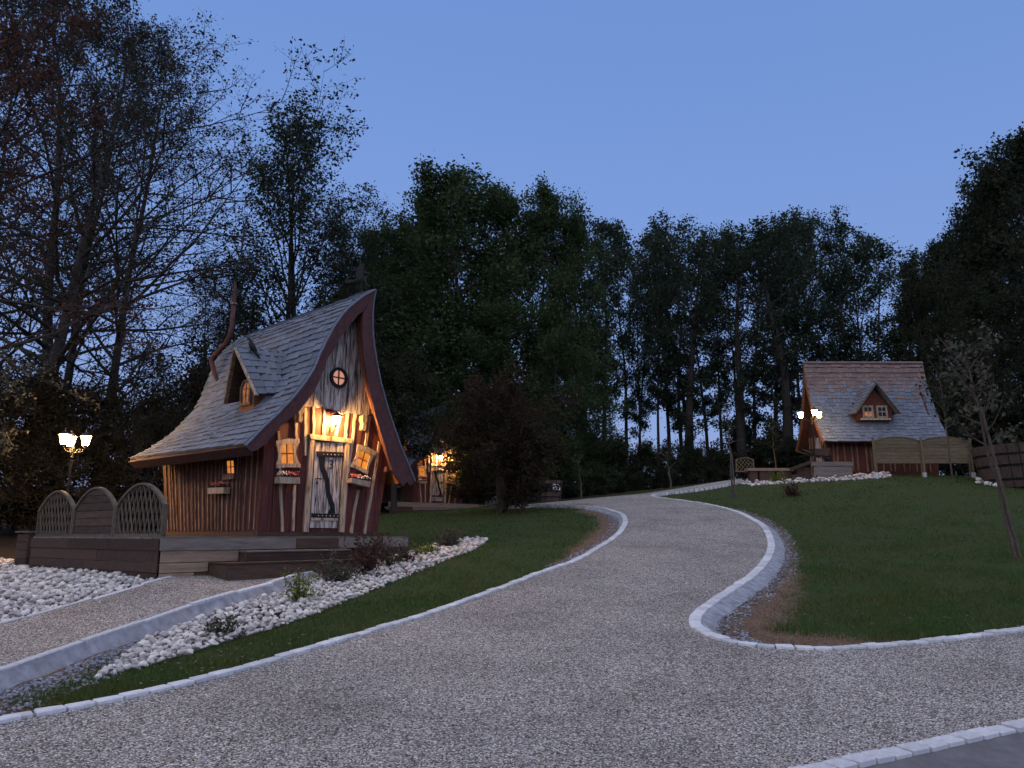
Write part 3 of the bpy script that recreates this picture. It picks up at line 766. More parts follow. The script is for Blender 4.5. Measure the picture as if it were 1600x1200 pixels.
# ---- blades of grass, dry straw and chippings
def scatter(n, y0, y1, p=2.0):
    """points on the ground, denser towards the front"""
    u = nrng.random(n)
    y = 1/(1/y0 + u*(1/y1-1/y0)) if p == 2 else y0*(y1/y0)**u
    x = nrng.uniform(-0.92, 0.92, n)*(y+1.0)
    return x, y
deck_poly = None
def free_ground(x, y):
    b = inside(road_poly[::4], x, y) | inside(path_poly[::3], x, y)
    for q in (bed_r, bed_l, bed_t): b |= inside(q, x, y)
    b |= pl_dist(kl[::3], x, y) < 0.15
    b |= pl_dist(kr[::3], x, y) < 0.17
    b |= pl_dist(prgt[::3], x, y) < 0.34
    b |= (x > 0.3) & inside(np.vstack([knr[::5], [(14, 10.2), (14, -5), (0, -5)]]), x, y)
    hx = (x-HOUSE_O[0])*.6428+(y-HOUSE_O[1])*.766; hy = -(x-HOUSE_O[0])*.766+(y-HOUSE_O[1])*.6428
    b |= (hx > -2.5) & (hx < 2.7) & (hy > -1.7) & (hy < 4.4)
    return ~b
def blades(name, x, y, h, w, mat, lean=0.5):
    n = len(x); z = zf(x, y)-LOW-0.01
    a = nrng.uniform(0, 6.283, n); dx, dy = np.cos(a)*w, np.sin(a)*w
    b = nrng.uniform(0, 6.283, n); l = h*nrng.uniform(0, lean, n)
    V = np.empty((n, 3, 3), np.float32)
    V[:, 0] = np.c_[x-dx, y-dy, z]; V[:, 1] = np.c_[x+dx, y+dy, z]
    V[:, 2] = np.c_[x+np.cos(b)*l, y+np.sin(b)*l, z+h]
    o = link(name, quick_mesh(name, V.reshape(-1, 3), tris=np.arange(n*3).reshape(-1, 3), mat=mat)); tag(o, kind='stuff'); return o
x, y = scatter(1080000, 4.5, 34)
x = np.clip(x, -14, 24)
d = dirt_at(x, y) + 0.35*(nrng.random(len(x))-.5) ; wv = wood_at(x, y)
patch = 0.5+0.5*np.sin(x*1.7+np.sin(y*1.3)*2)*np.sin(y*1.1+np.sin(x*.9)*2)
ok = free_ground(x, y) & (d < 0.5) & (wv < 0.4) & (nrng.random(len(x)) < 0.55+0.45*patch)
gx, gy = x[ok], y[ok]
tuft = (nrng.random(len(gx)) < .04)
h = (0.020+0.022*nrng.random(len(gx)))*(1+0.7*patch[ok])*(1+gy*0.012)*np.where(tuft, 1.9, 1)
tag(blades('lawn_grass', gx, gy, h, 0.0016+0.00042*gy, M['grass'], 0.9), 'short dark green lawn grass on both sides of the drive', 'grass', kind='stuff')
x, y = scatter(420000, 5.5, 27)
d = dirt_at(x, y)
ok = free_ground(x, y) & (d > 0.30) & (nrng.random(len(x)) < 0.85)
gx, gy = x[ok], y[ok]
tag(blades('dry_grass', gx, gy, 0.012+0.026*nrng.random(len(gx)), 0.0014+0.0003*gy, M['straw'], 2.6), 'dry straw-coloured grass along the kerb bends', 'dry grass', kind='stuff')
# blue-grey chippings beside the concrete
def chips(name, line, side, o0, o1, n, lab):
    s = nrng.integers(0, len(line)-1, n); t = np.gradient(line, axis=0); t /= np.linalg.norm(t, axis=1)[:, None]
    nr = np.c_[-t[:, 1], t[:, 0]]*side
    off = o0+(o1-o0)*nrng.random(n)**1.6
    p = line[s] + nr[s]*off[:, None] + nrng.normal(0, .03, (n, 2))
    z = zf(p[:, 0], p[:, 1])-LOW; V, T = [], []
    for i in range(n):
        m = i % 8; r = 0.012+0.014*rnd.random()
        V.append(RV[m] @ rot3(rnd.uniform(0, 6), rnd.uniform(-.6, .6), 0).T*r + [p[i, 0], p[i, 1], z[i]+r*.4]); T.append(RF[m]+i*len(RV[m]))
    tag(link(name, quick_mesh(name, np.vstack(V), tris=np.vstack(T), mat=M['chip'])), lab, 'gravel', kind='stuff')
chips('loose_gravel', seg, -1, 0.34, 0.62, 1300, 'loose grey gravel spilled behind the right kerb bend')
chips('loose_gravel', segl, 1, 0.25, 0.45, 800, 'loose grey gravel spilled inside the left kerb bend')
chips('loose_gravel', np.array([p for p in prgt if 5.8 < p[1] < 9.2]), -1, 0.3, 0.85, 1500, 'loose grey gravel at the foot of the path kerb')

# fallen leaves and small weeds lying about on the lawn and the drive
x, y = scatter(5200, 5.0, 30); x = np.clip(x, -13, 20)
rd = inside(road_poly[::4], x, y)
ok = (free_ground(x, y) & (wood_at(x, y) < .5) & ~rd) | (rd & (nrng.random(len(x)) < .12))
gx, gy = x[ok], y[ok]; n = len(gx)
gz_ = zf(gx, gy) + np.where(rd[ok], .006, -LOW+.035)
a = nrng.uniform(0, 6.28, n); r_ = nrng.uniform(.012, .028, n); V = np.empty((n, 4, 3), np.float32)
for k, (da, f) in enumerate(((0, 1), (1.57, .55), (3.14, 1), (4.71, .55))):
    V[:, k] = np.c_[gx+np.cos(a+da)*r_*f, gy+np.sin(a+da)*r_*f, gz_+nrng.uniform(0, .012, n)]
tag(link('fallen_leaves', quick_mesh('fallen_leaves', V.reshape(-1, 3), quads=np.arange(n*4).reshape(-1, 4), mat=M['straw'])), 'dry fallen leaves scattered over the lawns and the drive', 'leaves', kind='stuff')

# loose pebbles on the drive and the path
x, y = scatter(16000, 4.6, 24)
ok = inside(road_poly[::4], x, y) | inside(path_poly[::3], x, y)
ek = np.minimum(pl_dist(kl[::3], x, y), np.minimum(pl_dist(kr[::3], x, y), pl_dist(knr[::3], x, y)))
ok &= (nrng.random(len(x)) < np.where(ek < .35, 1.0, .45)) & (ek > .02)
gx, gy = x[ok], y[ok]; pth = inside(path_poly[::3], gx, gy); gz0 = zf(gx, gy)+np.where(pth, .03, 0); V, T = [], []
for i in range(len(gx)):
    m = i % 8; r = rnd.uniform(.006, .0125)
    V.append(RV[m] @ rot3(rnd.uniform(0, 6), rnd.uniform(-.6, .6), 0).T*r + [gx[i], gy[i], gz0[i]+r*.3]); T.append(RF[m]+i*len(RV[m]))
tag(link('loose_pebbles', quick_mesh('loose_pebbles', np.vstack(V), tris=np.vstack(T), mat=M['pebble'])), 'loose pebbles lying on the gravel drive and path', 'gravel', kind='stuff')

# ------------------------------------------------------------------ the crooked cabin
# cabin frame: x along the front to the right, y from the front wall to the back, z up from the deck
ROOF_L = [(2.16, 5.21), (1.87, 5.01), (1.66, 4.82), (1.48, 4.65), (1.33, 4.47), (1.15, 4.2), (0.97, 3.85), (0.83, 3.55), (0.71, 3.24), (0.54, 2.96), (0.29, 2.62), (-0.04, 2.25), (-0.32, 1.97), (-0.5, 1.77), (-0.67, 1.59)]
ROOF_B = [(2.08, 4.98), (1.8, 4.8), (1.6, 4.61), (1.44, 4.46), (1.31, 4.31), (1.23, 4.15), (1.14, 3.93), (1.05, 3.62), (0.96, 3.3), (0.84, 3.0), (0.62, 2.66), (0.28, 2.27), (0.0, 2.03), (-0.3, 1.82), (-0.6, 1.63)]
ROOF_R = [(2.165,5.205),(2.11,4.93),(2.10,4.68),(2.11,4.40),(2.14,4.12),(2.19,3.88),(2.25,3.65),(2.39,3.19),(2.50,2.92),(2.61,2.66),(2.72,2.43),(2.84,2.20),(2.98,1.93),(3.14,1.67),(3.30,1.41),(3.44,1.17)]
IN_L = [(1.85,4.66),(1.74,4.58),(1.5,4.27),(1.26,3.94),(1.14,3.69),(0.98,3.47),(0.89,3.16),(0.73,2.78),(0.41,2.36),(0.02,2.01),(-0.29,1.66),(-0.44,1.53)]
IN_R = [(1.85,4.62),(1.86,4.20),(1.93,3.67),(2.06,3.14),(2.24,2.61),(2.53,1.96),(2.79,1.37),(3.05,1.12)]
Y0, Y1 = -0.45, 4.2

def lerp(a, b, t): return [(p[0]+(q[0]-p[0])*t, p[1]+(q[1]-p[1])*t) for p, q in zip(a, b)]
def arc(line, step):
    line = np.array(line); s = np.r_[0, np.cumsum(np.linalg.norm(np.diff(line, axis=0), axis=1))]
    return line, s
def at_arc(line, s, q): return np.array([np.interp(q, s, line[:, 0]), np.interp(q, s, line[:, 1])])

def shingle_unit():
    me = bpy.data.meshes.new('shingle')
    v = [(-.5,0,0),(.5,0,0),(.5,0,1),(-.5,0,1),(-.5,1,0),(.5,1,0),(.5,1,.3),(-.5,1,.3)]
    me.from_pydata(v, [], [(0,1,2,3),(5,4,7,6),(3,2,6,7),(0,3,7,4),(1,5,6,2),(0,4,5,1)])
    me.materials.append(M['shingle']); return me
SHINGLE = shingle_unit()
SHINGLE_V = np.array([v.co[:] for v in SHINGLE.vertices]); SHINGLE_F = [tuple(p.vertices) for p in SHINGLE.polygons]

def shingles(parent, profA, profB, ya, yb, nobj, sign, exposure=0.185, wmin=0.16, wmax=0.30, thick=0.046, axis='y', skip=None, mat=None, seed=1, jag=0.022):
    """courses of shingles over a curved slope whose section runs from profA (at ya) to profB (at yb), both eave first"""
    r = random.Random(seed)
    A, sa = arc(profA, 0); B, sb = arc(profB, 0)
    n = int(sa[-1]/exposure); made = []; V, F = [], []
    for k in range(n+1):
        f0 = k/n*0.985; f1 = min(1, f0+1.45*exposure/sa[-1])
        y = ya - r.uniform(0, wmax*.6)
        while y < yb:
            w = r.uniform(wmin, wmax); a, b = max(y, ya), min(y+w, yb); y += w
            if b-a < 0.05: continue
            t = ((a+b)/2-ya)/(yb-ya)
            j = r.uniform(-jag, jag)/sa[-1]
            def sec(f):
                f = min(1, max(0, f)); return at_arc(A, sa, f*sa[-1])*(1-t)+at_arc(B, sb, f*sb[-1])*t
            p, q = sec(f0+j), sec(f1+j)
            d = q-p; L_ = np.linalg.norm(d); d /= L_
            nr = np.array([-d[1], d[0]]) if sign < 0 else np.array([d[1], -d[0]])
            if nr[1] < 0 and abs(nr[1]) > .05: nr = -nr
            p = p+nr*(0.012+r.uniform(0, .008))
            tk = thick*r.uniform(.8, 1.3)
            if skip and skip((a+b)/2, (p[0]+q[0])/2, (p[1]+q[1])/2): continue
            wid = (b-a)-0.006
            def to3(x, yy, z): return Vector((x, yy, z)) if axis == 'y' else Vector((yy, x, z))
            c0 = to3(p[0], (a+b)/2, p[1]); ex = to3(0, 1, 0)*wid; ey = to3(d[0], 0, d[1])*L_; ez = to3(nr[0], 0, nr[1])*tk
            Mx = Matrix(((ex.x, ey.x, ez.x, c0.x), (ex.y, ey.y, ez.y, c0.y), (ex.z, ey.z, ez.z, c0.z), (0, 0, 0, 1)))
            made.append((a - 0.15*k, Mx))
    made.sort(key=lambda q: q[0])
    for i, (_, Mx) in enumerate(made):
        if i < nobj:
            o = link('shingle', SHINGLE, None, parent); o.matrix_local = Mx
        else:
            n0 = len(V); V += [tuple(Mx @ Vector(v)) for v in SHINGLE_V]; F += [tuple(j+n0 for j in f) for f in SHINGLE_F]
    if V:
        b = MB(); b.add(V, F); tag(b.build('shingles', mat or M['shingle'], parent), kind='stuff')

def slab(mb, profA, profB, ya, yb, thick, inward):
    """a curved board following a slope"""
    n = len(profA); V = []
    for prof, y in ((profA, ya), (profB, yb)):
        P = np.array(prof); t = np.gradient(P, axis=0); t /= np.linalg.norm(t, axis=1)[:, None]
        nr = np.c_[t[:, 1], -t[:, 0]]*inward
        for p in P: V.append((p[0], y, p[1]))
        for p, q in zip(P, nr): V.append((p[0]+q[0]*thick, y, p[1]+q[1]*thick))
    F = []
    for i in range(n-1):
        F += [(i, i+1, 2*n+i+1, 2*n+i), (n+i, 3*n+i, 3*n+i+1, n+i+1), (i, n+i, n+i+1, i+1), (2*n+i, 2*n+i+1, 3*n+i+1, 3*n+i)]
    F += [(0, 2*n, 3*n, n), (n-1, 2*n-1, 4*n-1, 3*n-1)]
    mb.add(V, F)

def roof_z(x, prof):
    p = sorted(prof); return float(np.interp(x, [q[0] for q in p], [q[1] for q in p]))

def wavy_board(p, q, w, seed, k=7):
    """outline of a rough-edged narrow board from p to q"""
    r = random.Random(seed); p = np.array(p); q = np.array(q); d = q-p; L_ = np.linalg.norm(d); d /= L_; n = np.array([-d[1], d[0]])
    a, b = [], []; drift = 0
    for i in range(k+1):
        t = i/k; drift += r.uniform(-.006, .006)
        a.append(tuple(p+d*L_*t+n*(drift-w/2*(1+r.uniform(-.25, .2)))))
        b.append(tuple(p+d*L_*t+n*(drift+w/2*(1+r.uniform(-.25, .2)))))
    return a + b[::-1]

def quad_at(Q, u, v):
    Q = [np.array(q) for q in Q]
    return tuple((Q[0]*(1-u)+Q[1]*u)*(1-v)+(Q[3]*(1-u)+Q[2]*u)*v)

def window(parent, Q, QO, d, plane, out, pane, frame_mat, name='window'):
    """Q = inner opening, QO = outer frame, both bl br tr tl; the wall face is at depth d, out = direction away from it"""
    g = MB().prism(Q, d+out*.012, d+out*.022, plane).build(name, pane, parent)
    # head and sill boards run past the jambs; the jambs are pinched in the middle
    N_ = [np.array(q) for q in QO]; I_ = [np.array(q) for q in Q]
    up_ = (N_[3]+N_[2]-N_[0]-N_[1])/2; up_ /= np.linalg.norm(up_); rt_ = (N_[1]-N_[0]); rt_ = rt_/np.linalg.norm(rt_)
    hd = [I_[3]-rt_*.05, (I_[3]+I_[2])/2+up_*.005, I_[2]+rt_*.05, N_[2], N_[2]*.97+up_*.012+.03*N_[2], (N_[2]+N_[3])/2+up_*.03, N_[3]]
    sl = [N_[0], (N_[0]+N_[1])/2+up_*.012, N_[1], N_[1]+up_*.07, I_[1]+rt_*.03, I_[0]-rt_*.03, N_[0]+up_*.07]
    MB().prism([tuple(p) for p in (I_[3]-rt_*.03, I_[2]+rt_*.03, N_[2]-up_*.075, N_[2], (N_[2]+N_[3])/2+up_*.025, N_[3], N_[3]-up_*.075)], d+out*.002, d+out*.058, plane).build('frame_board', frame_mat, g)
    MB().prism([tuple(p) for p in sl], d+out*.002, d+out*.06, plane).build('frame_board', frame_mat, g)
    for i0, i1, sg in ((0, 3, -1), (1, 2, 1)):
        e0, e1 = I_[i0]-up_*.0, I_[i1]; o0, o1 = N_[i0]+up_*.06, N_[i1]-up_*.06
        m_ = (e0+e1)/2+rt_*sg*.052
        MB().prism([tuple(p) for p in (e0, e1, o1, (o1+m_)/2-rt_*sg*.012, m_, (o0+m_)/2-rt_*sg*.012, o0)], d+out*.001, d+out*.045, plane).build('frame_board', frame_mat, g)
    for u in (0.5,):
        MB().prism([quad_at(Q, u-.035, 0), quad_at(Q, u+.035, 0), quad_at(Q, u+.035, 1), quad_at(Q, u-.035, 1)], d+out*.02, d+out*.034, plane).build('glazing_bar', M['trim'], g)
    MB().prism([quad_at(Q, 0, .48), quad_at(Q, 1, .48), quad_at(Q, 1, .54), quad_at(Q, 0, .54)], d+out*.019, d+out*.032, plane).build('glazing_bar', M['trim'], g)
    return g

def blobs(name, pts, size, mat, parent, seed=0):
    """petals and leaves as many small folded faces"""
    r = np.random.default_rng(seed); pts = np.asarray(pts, float); n = len(pts)
    return leaf_obj(name, pts, size*r.uniform(.6, 1.3, n), r, mat, parent)

def leaf_arrays(pts, size, rng, aspect=0.62, fold=0.25, flat=None):
    n = len(pts)
    a = rng.normal(size=(n, 3)); a /= np.linalg.norm(a, axis=1)[:, None]
    b = rng.normal(size=(n, 3)); b -= (a*b).sum(1)[:, None]*a; b /= np.linalg.norm(b, axis=1)[:, None]
    c = np.cross(a, b)
    s = np.asarray(size)[:, None] if np.ndim(size) else size
    V = np.empty((n, 4, 3), np.float32)
    V[:, 0] = pts-a*s; V[:, 2] = pts+a*s
    V[:, 1] = pts+b*s*aspect+c*s*fold; V[:, 3] = pts-b*s*aspect+c*s*fold
    i = np.arange(n)*4
    T = np.empty((n, 2, 3), np.int32)
    T[:, 0] = np.c_[i, i+1, i+2]; T[:, 1] = np.c_[i, i+2, i+3]
    return V.reshape(-1, 3), T.reshape(-1, 3)

def leaf_obj(name, pts, size, rng, mat, parent=None, **k):
    V, T = leaf_arrays(pts, size, rng, **k)
    return link(name, quick_mesh(name, V, tris=T, mat=mat), None, parent)

def flower_box(parent, Q, d0, d1, plane, colours, seed):
    b = MB().prism(Q, d0, d1, plane).build('flower_box', M['batten'], parent)
    r = np.random.default_rng(seed); lo, hi = min(d0, d1), max(d0, d1)
    def pts(n, u0, u1, h0, h1):
        out = []
        for _ in range(n):
            u = r.uniform(u0, u1); p = np.array(quad_at(Q, u, 1.0)); dd = r.uniform(lo-.02, hi+.02)
            z = p[1]+r.uniform(h0, h1)
            out.append({'xz': (p[0], dd, z), 'yz': (dd, p[0], z)}[plane])
        return out
    blobs('leaves', pts(70, .05, .95, 0, .06), .022, M['leaf_dark'], b, seed)
    for u0, u1, c in colours:
        blobs('flowers', pts(60, u0, u1, .04, .11), .022, M[c], b, seed+1)
    return b

def cabin(name, label, loc, rz, nobj, number):
    H = empty(name, loc, rz); tag(H, label, 'cabin')
    # --- roof
    rb = MB()
    slab(rb, ROOF_L, ROOF_B, Y0, Y1, 0.07, 1 if False else -1)
    rr = [(p[0], p[1]) for p in ROOF_R]; rrb = [(p[0]-.085, p[1]-.235*max(0, 1-i/8)) for i, p in enumerate(ROOF_R)]
    slab(rb, rr, rrb, Y0, Y1, 0.07, 1)
    roof = rb.build('roof', M['soffit'], H)
    shingles(roof, ROOF_L[::-1], ROOF_B[::-1], Y0-.03, Y1, nobj, -1, seed=3,
             skip=lambda y, x, z: 0.95 < y < 2.55 and False)
    shingles(roof, rr[::-1], rrb[::-1], Y0-.03, Y1, 0, 1, seed=4)
    # rake boards along the front edge, with a pointed foot
    outer = ROOF_L; inner = IN_L
    MB().prism([(p[0], p[1]-.012) for p in outer] + [(-0.56, 1.50)] + inner[::-1], Y0-.055, Y0+.02).build('rake_board', M['trim'], roof)
    MB().prism([(p[0]-.008, p[1]) for p in ROOF_R] + [(3.32, 1.06), (3.22, 1.15), (3.12, 1.05)] + IN_R[::-1], Y0-.052, Y0+.018).build('rake_board', M['trim'], roof)
    for prof, dx in ((ROOF_L, 0), (ROOF_R, 0)):
        e = MB(); n = len(prof)
        up = [(p[0]+(-.022 if prof is ROOF_L else .022), p[1]+.02) for p in prof]
        e.prism(prof + up[::-1], Y0-.075, Y0-.03)
        e.build('edge_strip', M['shingle'], roof)
    # eave board on the left and brackets on the right
    MB().prism([(-0.665, 1.575), (-0.50, 1.44), (-0.44, 1.50), (-0.58, 1.64)], Y0+.03, Y1-.02).build('eave_board', M['trim'], roof)
    MB().prism([(2.72, 1.45), (3.02, 1.45), (3.02, 1.34), (2.72, 1.34)], Y0+.03, Y0+.14).build('bracket', M['trim'], roof)
    # --- front wall: leaning boards
    top = lambda x: min(roof_z(x, ROOF_L) if x < 2.1 else 9, roof_z(x, [(p[0], p[1]) for p in ROOF_R]) if x > 2.1 else 9) - .10
    xb = [0.0, 0.25, 0.52, 0.80, 1.07, 1.34, 1.62, 1.90, 2.16, 2.43, 2.70, 2.86]
    lean = lambda x: 0.13*max(0, (x-1.3)/1.4)
    wf = MB().prism([(0.0, 0.08), (2.70, 0.08), (2.93, 1.2), (2.80, 2.0), (2.45, 2.8), (2.2, 3.6), (2.09, 4.5), (2.02, 4.95), (1.75, 4.75), (1.35, 4.30), (1.05, 3.78), (0.72, 3.08), (0.35, 2.56), (0.0, 2.15)], 0.02, 0.10).build('front_wall', M['maroon'], H)
    for i, (a, b) in enumerate(zip(xb[:-1], xb[1:])):
        zt = []
        for x0 in (a+.006, b-.006):
            z = 2.6
            for _ in range(12): z = min(2.62, top(min(max(x0+lean(x0)*z, -.05), 3.3)))
            zt.append(z)
        y = -.006*(i % 2)
        MB().prism([(a+.006, .09), (b-.006, .09), (b-.006+lean(b)*zt[1], zt[1]), (a+.006+lean(a)*zt[0], zt[0])], y-.012, .02).build('board', M['maroon'], wf)
    # dark plinth
    MB().box((-.03, -.03, 0.0), (2.73, .10, .085)).build('plinth', M['deck_dark'], wf)
    # whitewashed gable boards, standing proud, ragged feet
    gx = [0.45, 0.74, 1.02, 1.26, 1.51, 1.69, 1.85, 2.07, 2.3, 2.52]
    foot = [2.60, 2.56, 2.58, 2.56, 2.56, 2.51, 2.54, 2.55, 2.57, 2.60]
    for i in range(len(gx)-1):
        a, b = gx[i]+.008, gx[i+1]-.008; la = 0.02+.05*(i/8.0); f = foot[i]
        pts = [(a, f), ((a+b)/2, f-.02*(i % 3)+.01), (b, f+.012)]
        ks = np.linspace(0, 1, 5)
        tops = []
        for k in ks[::-1]:
            x = a+(b-a)*k; z = 4
            for _ in range(25): z = 0.5*z+0.5*max(f+.05, top(min(max(x+.02*z-.05, 0), 2.6))-.02)
            tops.append((x+.02*z-.05 if z > f+.1 else x, z))
        MB().prism(pts+tops, -.075, -.03).build('gable_board', M['whitewash'], wf)
    MB().prism([(0.45, 2.60), (2.66, 2.62), (2.66, 2.56), (0.45, 2.54)], -.03, .0).build('gable_rail', M['trim'], wf)
    # battens
    for i, (p, q) in enumerate(BATTENS[:12]):
        MB().prism(wavy_board(p, q, 0.062 if i not in (0, 2) else .055, 40+i), -.045, -.008).build('batten', M['batten'], wf)
    # carved corbels
    for cx in (0.70, 2.30):
        c = MB(); c.prism([(cx-.06, 2.52), (cx+.06, 2.55), (cx+.07, 2.42), (cx+.03, 2.36), (cx+.06, 2.28), (cx+.02, 2.20), (cx-.05, 2.22), (cx-.03, 2.34), (cx-.07, 2.42)], -.14, -.02)
        c.build('corbel', M['batten'], wf)
    # --- left side wall with many narrow battens
    ws = MB().prism([(0.0, .08), (3.60, .08), (4.02, 1.62), (4.0, 1.98), (0.0, 2.12)], 0.02, .10, 'yz').build('side_wall', M['maroon'], H)
    MB().box((-.03, .105, 0.0), (.10, 3.64, .085)).build('plinth', M['deck_dark'], ws)
    rs = random.Random(5); y = 0.16; i = 0
    while y < 3.5:
        t = y/3.6; yt = y*(4.0/3.58)
        MB().prism(wavy_board((y, .10+rs.uniform(0, .03)), (yt+rs.uniform(-.03, .03), 1.62), .022, 100+i, 6), -.004+.004*(i % 2), .02+.0005*i, 'yz').build('batten', M['sidebatten'], ws)
        y += rs.uniform(.125, .185); i += 1
    # back and right walls
    MB().prism([(0.05, 0), (2.6, 0), (2.8, 1.8), (2.1, 4.6), (1.8, 4.5), (1.15, 3.6), (0.6, 2.5), (0.1, 2.0)], 3.62, 3.70).build('back_wall', M['maroon'], H)
    MB().prism([(0.11, 0), (3.61, 0), (3.61, 1.5), (0.11, 1.5)], 2.72, 2.80, 'yz').build('right_wall', M['maroon'], H)
    # floor beams showing under the side
    # --- door
    dr = MB().prism(DOOR, -.030, -.013).build('door', M['trim'], H)
    for k in range(4):
        u0, u1 = k/4+.012, (k+1)/4-.012
        MB().prism([quad_at(DOOR, u0, .01), quad_at(DOOR, u1, .01), quad_at(DOOR, u1, .985), quad_at(DOOR, u0, .985)], -.052, -.03).build('door_plank', M['whitewash'], dr)
    MB().prism(ZTOP, -.068, -.052).build('hinge_strap', M['iron'], dr)
    MB().prism(ZBOT, -.068, -.052).build('hinge_strap', M['iron'], dr)
    MB().prism(ZB, -.064, -.05).build('brace', M['iron'], dr)
    MB().prism(ZLEDGE, -.072, -.05).build('ledge', M['batten'], dr)
    st = MB()
    for Q in (ZTOP, ZBOT):
        for k in range(6):
            c = quad_at(Q, .24+.14*k, .5); st.lathe([(.012, 0), (.008, .006)], 6, (0, 0, 0))
            for j in range(len(st.v)-12, len(st.v)): v = st.v[j]; st.v[j] = (c[0]+v[0], -.068-v[2], c[1]+v[1])
    st.build('studs', M['white_sign'], dr)
    hx, hz = HANDLE[0]
    MB().tube([(hx-.05, -.06, hz+.03), (hx, -.095, hz+.045), (hx+.09, -.09, hz+.035)], .012, 6).build('handle', M['iron'], dr)
    MB().prism([(hx-.02, hz-.06), (hx+.02, hz-.06), (hx+.02, hz-.02), (hx-.02, hz-.02)], -.062, -.05).build('keyhole', M['iron'], dr)
    if number:
        cu = bpy.data.curves.new('house_number', 'FONT'); cu.body = number; cu.size = .26; cu.extrude = .006; cu.align_x = 'CENTER'; cu.align_y = 'CENTER'
        cu.materials.append(M['iron'])
        tmp = bpy.data.objects.new('house_number_curve', cu); C.objects.link(tmp)
        bpy.context.view_layer.update()
        me = bpy.data.meshes.new_from_object(tmp.evaluated_get(bpy.context.evaluated_depsgraph_get()))
        bpy.data.objects.remove(tmp); me.name = 'house_number'
        no = link('house_number', me, M['iron'], dr)
        no.location = (NUM[0][0]+.06, -.062, NUM[0][1]-.01); no.rotation_euler = (R(90), 0, 0)
    fr = MB().prism(HEADER, -.085, -.004).build('door_frame', M['batten'], H)
    MB().prism(JAMB_L, -.075, -.004).build('jamb', M['batten'], fr)
    MB().prism(JAMB_R, -.075, -.004).build('jamb', M['batten'], fr)
    # --- windows
    window(H, W1, W1O, -.012, 'xz', -1, M['pane'], M['batten'])
    window(H, W2, W2O, -.012, 'xz', -1, M['pane'], M['batten'])
    window(H, [WS[1], WS[0], WS[3], WS[2]], [(WS[1][0]-.06, 1.10), (WS[0][0]+.08, 1.11), (WS[3][0]+.05, 1.52), (WS[2][0]-.05, 1.51)], 0.018, 'yz', -1, M['pane'], M['trim'])
    ps = [(1.32, 1.10), (.90, 1.10), (.89, 1.20), (1.33, 1.21)]
    MB().prism(ps, -.06, .018, 'yz').build('sill', M['sidebatten'], ws)
    cx, cz = ROUND[0]
    ring = [(math.cos(t), math.sin(t)) for t in np.linspace(0, 2*math.pi, 29)[:-1]]
    ow = MB().prism([(cx+.165*a, cz+.165*b) for a, b in ring], -.085, -.075).build('round_window', M['pane_pink'], H)
    rg = MB(); n = len(ring)
    V = [(cx+r_*a, y_, cz+r_*b) for r_, y_ in ((.155, -.08), (.155, -.115), (.22, -.115), (.22, -.07)) for a, b in ring]
    rg.add(V, [(k*n+i, k*n+(i+1) % n, (k+1)*n+(i+1) % n, (k+1)*n+i) for k in range(3) for i in range(n)])
    rg.build('frame', M['iron'], ow)
    MB().box((cx-.014, -.10, cz-.16), (cx+.014, -.084, cz+.16)).build('glazing_bar', M['iron'], ow)
    MB().box((cx-.16, -.099, cz-.014), (cx+.16, -.0835, cz+.014)).build('glazing_bar', M['iron'], ow)
    # --- flower boxes
    flower_box(H, [(B1[0][0], .985), (B1[1][0], 1.0), (B1[2][0], 1.12), (B1[3][0], 1.11)], -.21, -.05, 'xz', [(.05, .45, 'petal_white'), (.5, .95, 'petal_pink')], 21)
    flower_box(H, [(B2[0][0]+.05, 1.08), (B2[1][0]+.05, 1.01), (B2[2][0]+.05, 1.13), (B2[3][0]+.05, 1.18)], -.21, -.05, 'xz', [(.1, .5, 'petal_pink'), (.5, .95, 'petal_white')], 22)
    flower_box(H, [(1.05, .82), (1.64, .83), (1.66, .95), (1.04, .94)], -.16, -.02, 'yz', [(.05, .95, 'petal_pink')], 23)
    # --- dormer on the left slope; its front looks to the left
    dm = MB().prism([(0.84, 2.36), (1.18, 2.34), (1.26, 2.56), (1.24, 2.98), (1.14, 3.14), (0.90, 3.14), (0.78, 2.98), (0.76, 2.56)], 0.20, 0.75, 'yz').build('dormer', M['soffit'], H)
    FR, BR = Vector((-.15, .95, 3.76)), Vector((1.05, 1.08, 3.87))
    slopes = [(Vector((.03, .36, 2.73)), Vector((.52, .36, 2.80))), (Vector((.03, 1.50, 2.68)), Vector((.55, 1.52, 2.84)))]
    tl = MB()
    for fe, be in slopes:
        nn = (FR-fe).cross(be-fe).normalized(); nn = nn if nn.z > 0 else -nn
        q = [FR, fe, be, BR]
        tl.add([p for p in q]+[p-nn*.045 for p in q], [(0,1,2,3), (7,6,5,4), (0,4,5,1), (1,5,6,2), (2,6,7,3), (3,7,4,0)])
    tl.build('dormer_roof', M['deck_dark'], dm)
    rs2 = random.Random(9)
    for fe, be in slopes:
        nn = (FR-fe).cross(be-fe).normalized(); nn = nn if nn.z > 0 else -nn
        pt = lambda u, v: (fe*(1-u)+be*u)*(1-v)+(FR*(1-u)+BR*u)*v
        ncs = 7
        for k in range(ncs):
            v0 = k/ncs; v1 = min(1, v0+1.35/ncs); wl_ = (pt(1, v0)-pt(0, v0)).length; u = -.02
            while u < .97:
                du = min(rs2.uniform(.14, .26)/wl_, 1-u)
                if du*wl_ < .04: break
                vv = v0+rs2.uniform(-.012, .012)
                p = pt(u+du/2, vv)+nn*.006; ex = pt(u+du, vv)-pt(u, vv); ex *= (1-.006/ex.length); ey = pt(u+du/2, v1)-p; ez = nn*.03
                o = link('shingle', SHINGLE, None, dm)
                o.matrix_local = Matrix(((ex.x, ey.x, ez.x, p.x), (ex.y, ey.y, ez.y, p.y), (ex.z, ey.z, ez.z, p.z), (0, 0, 0, 1)))
                u += du
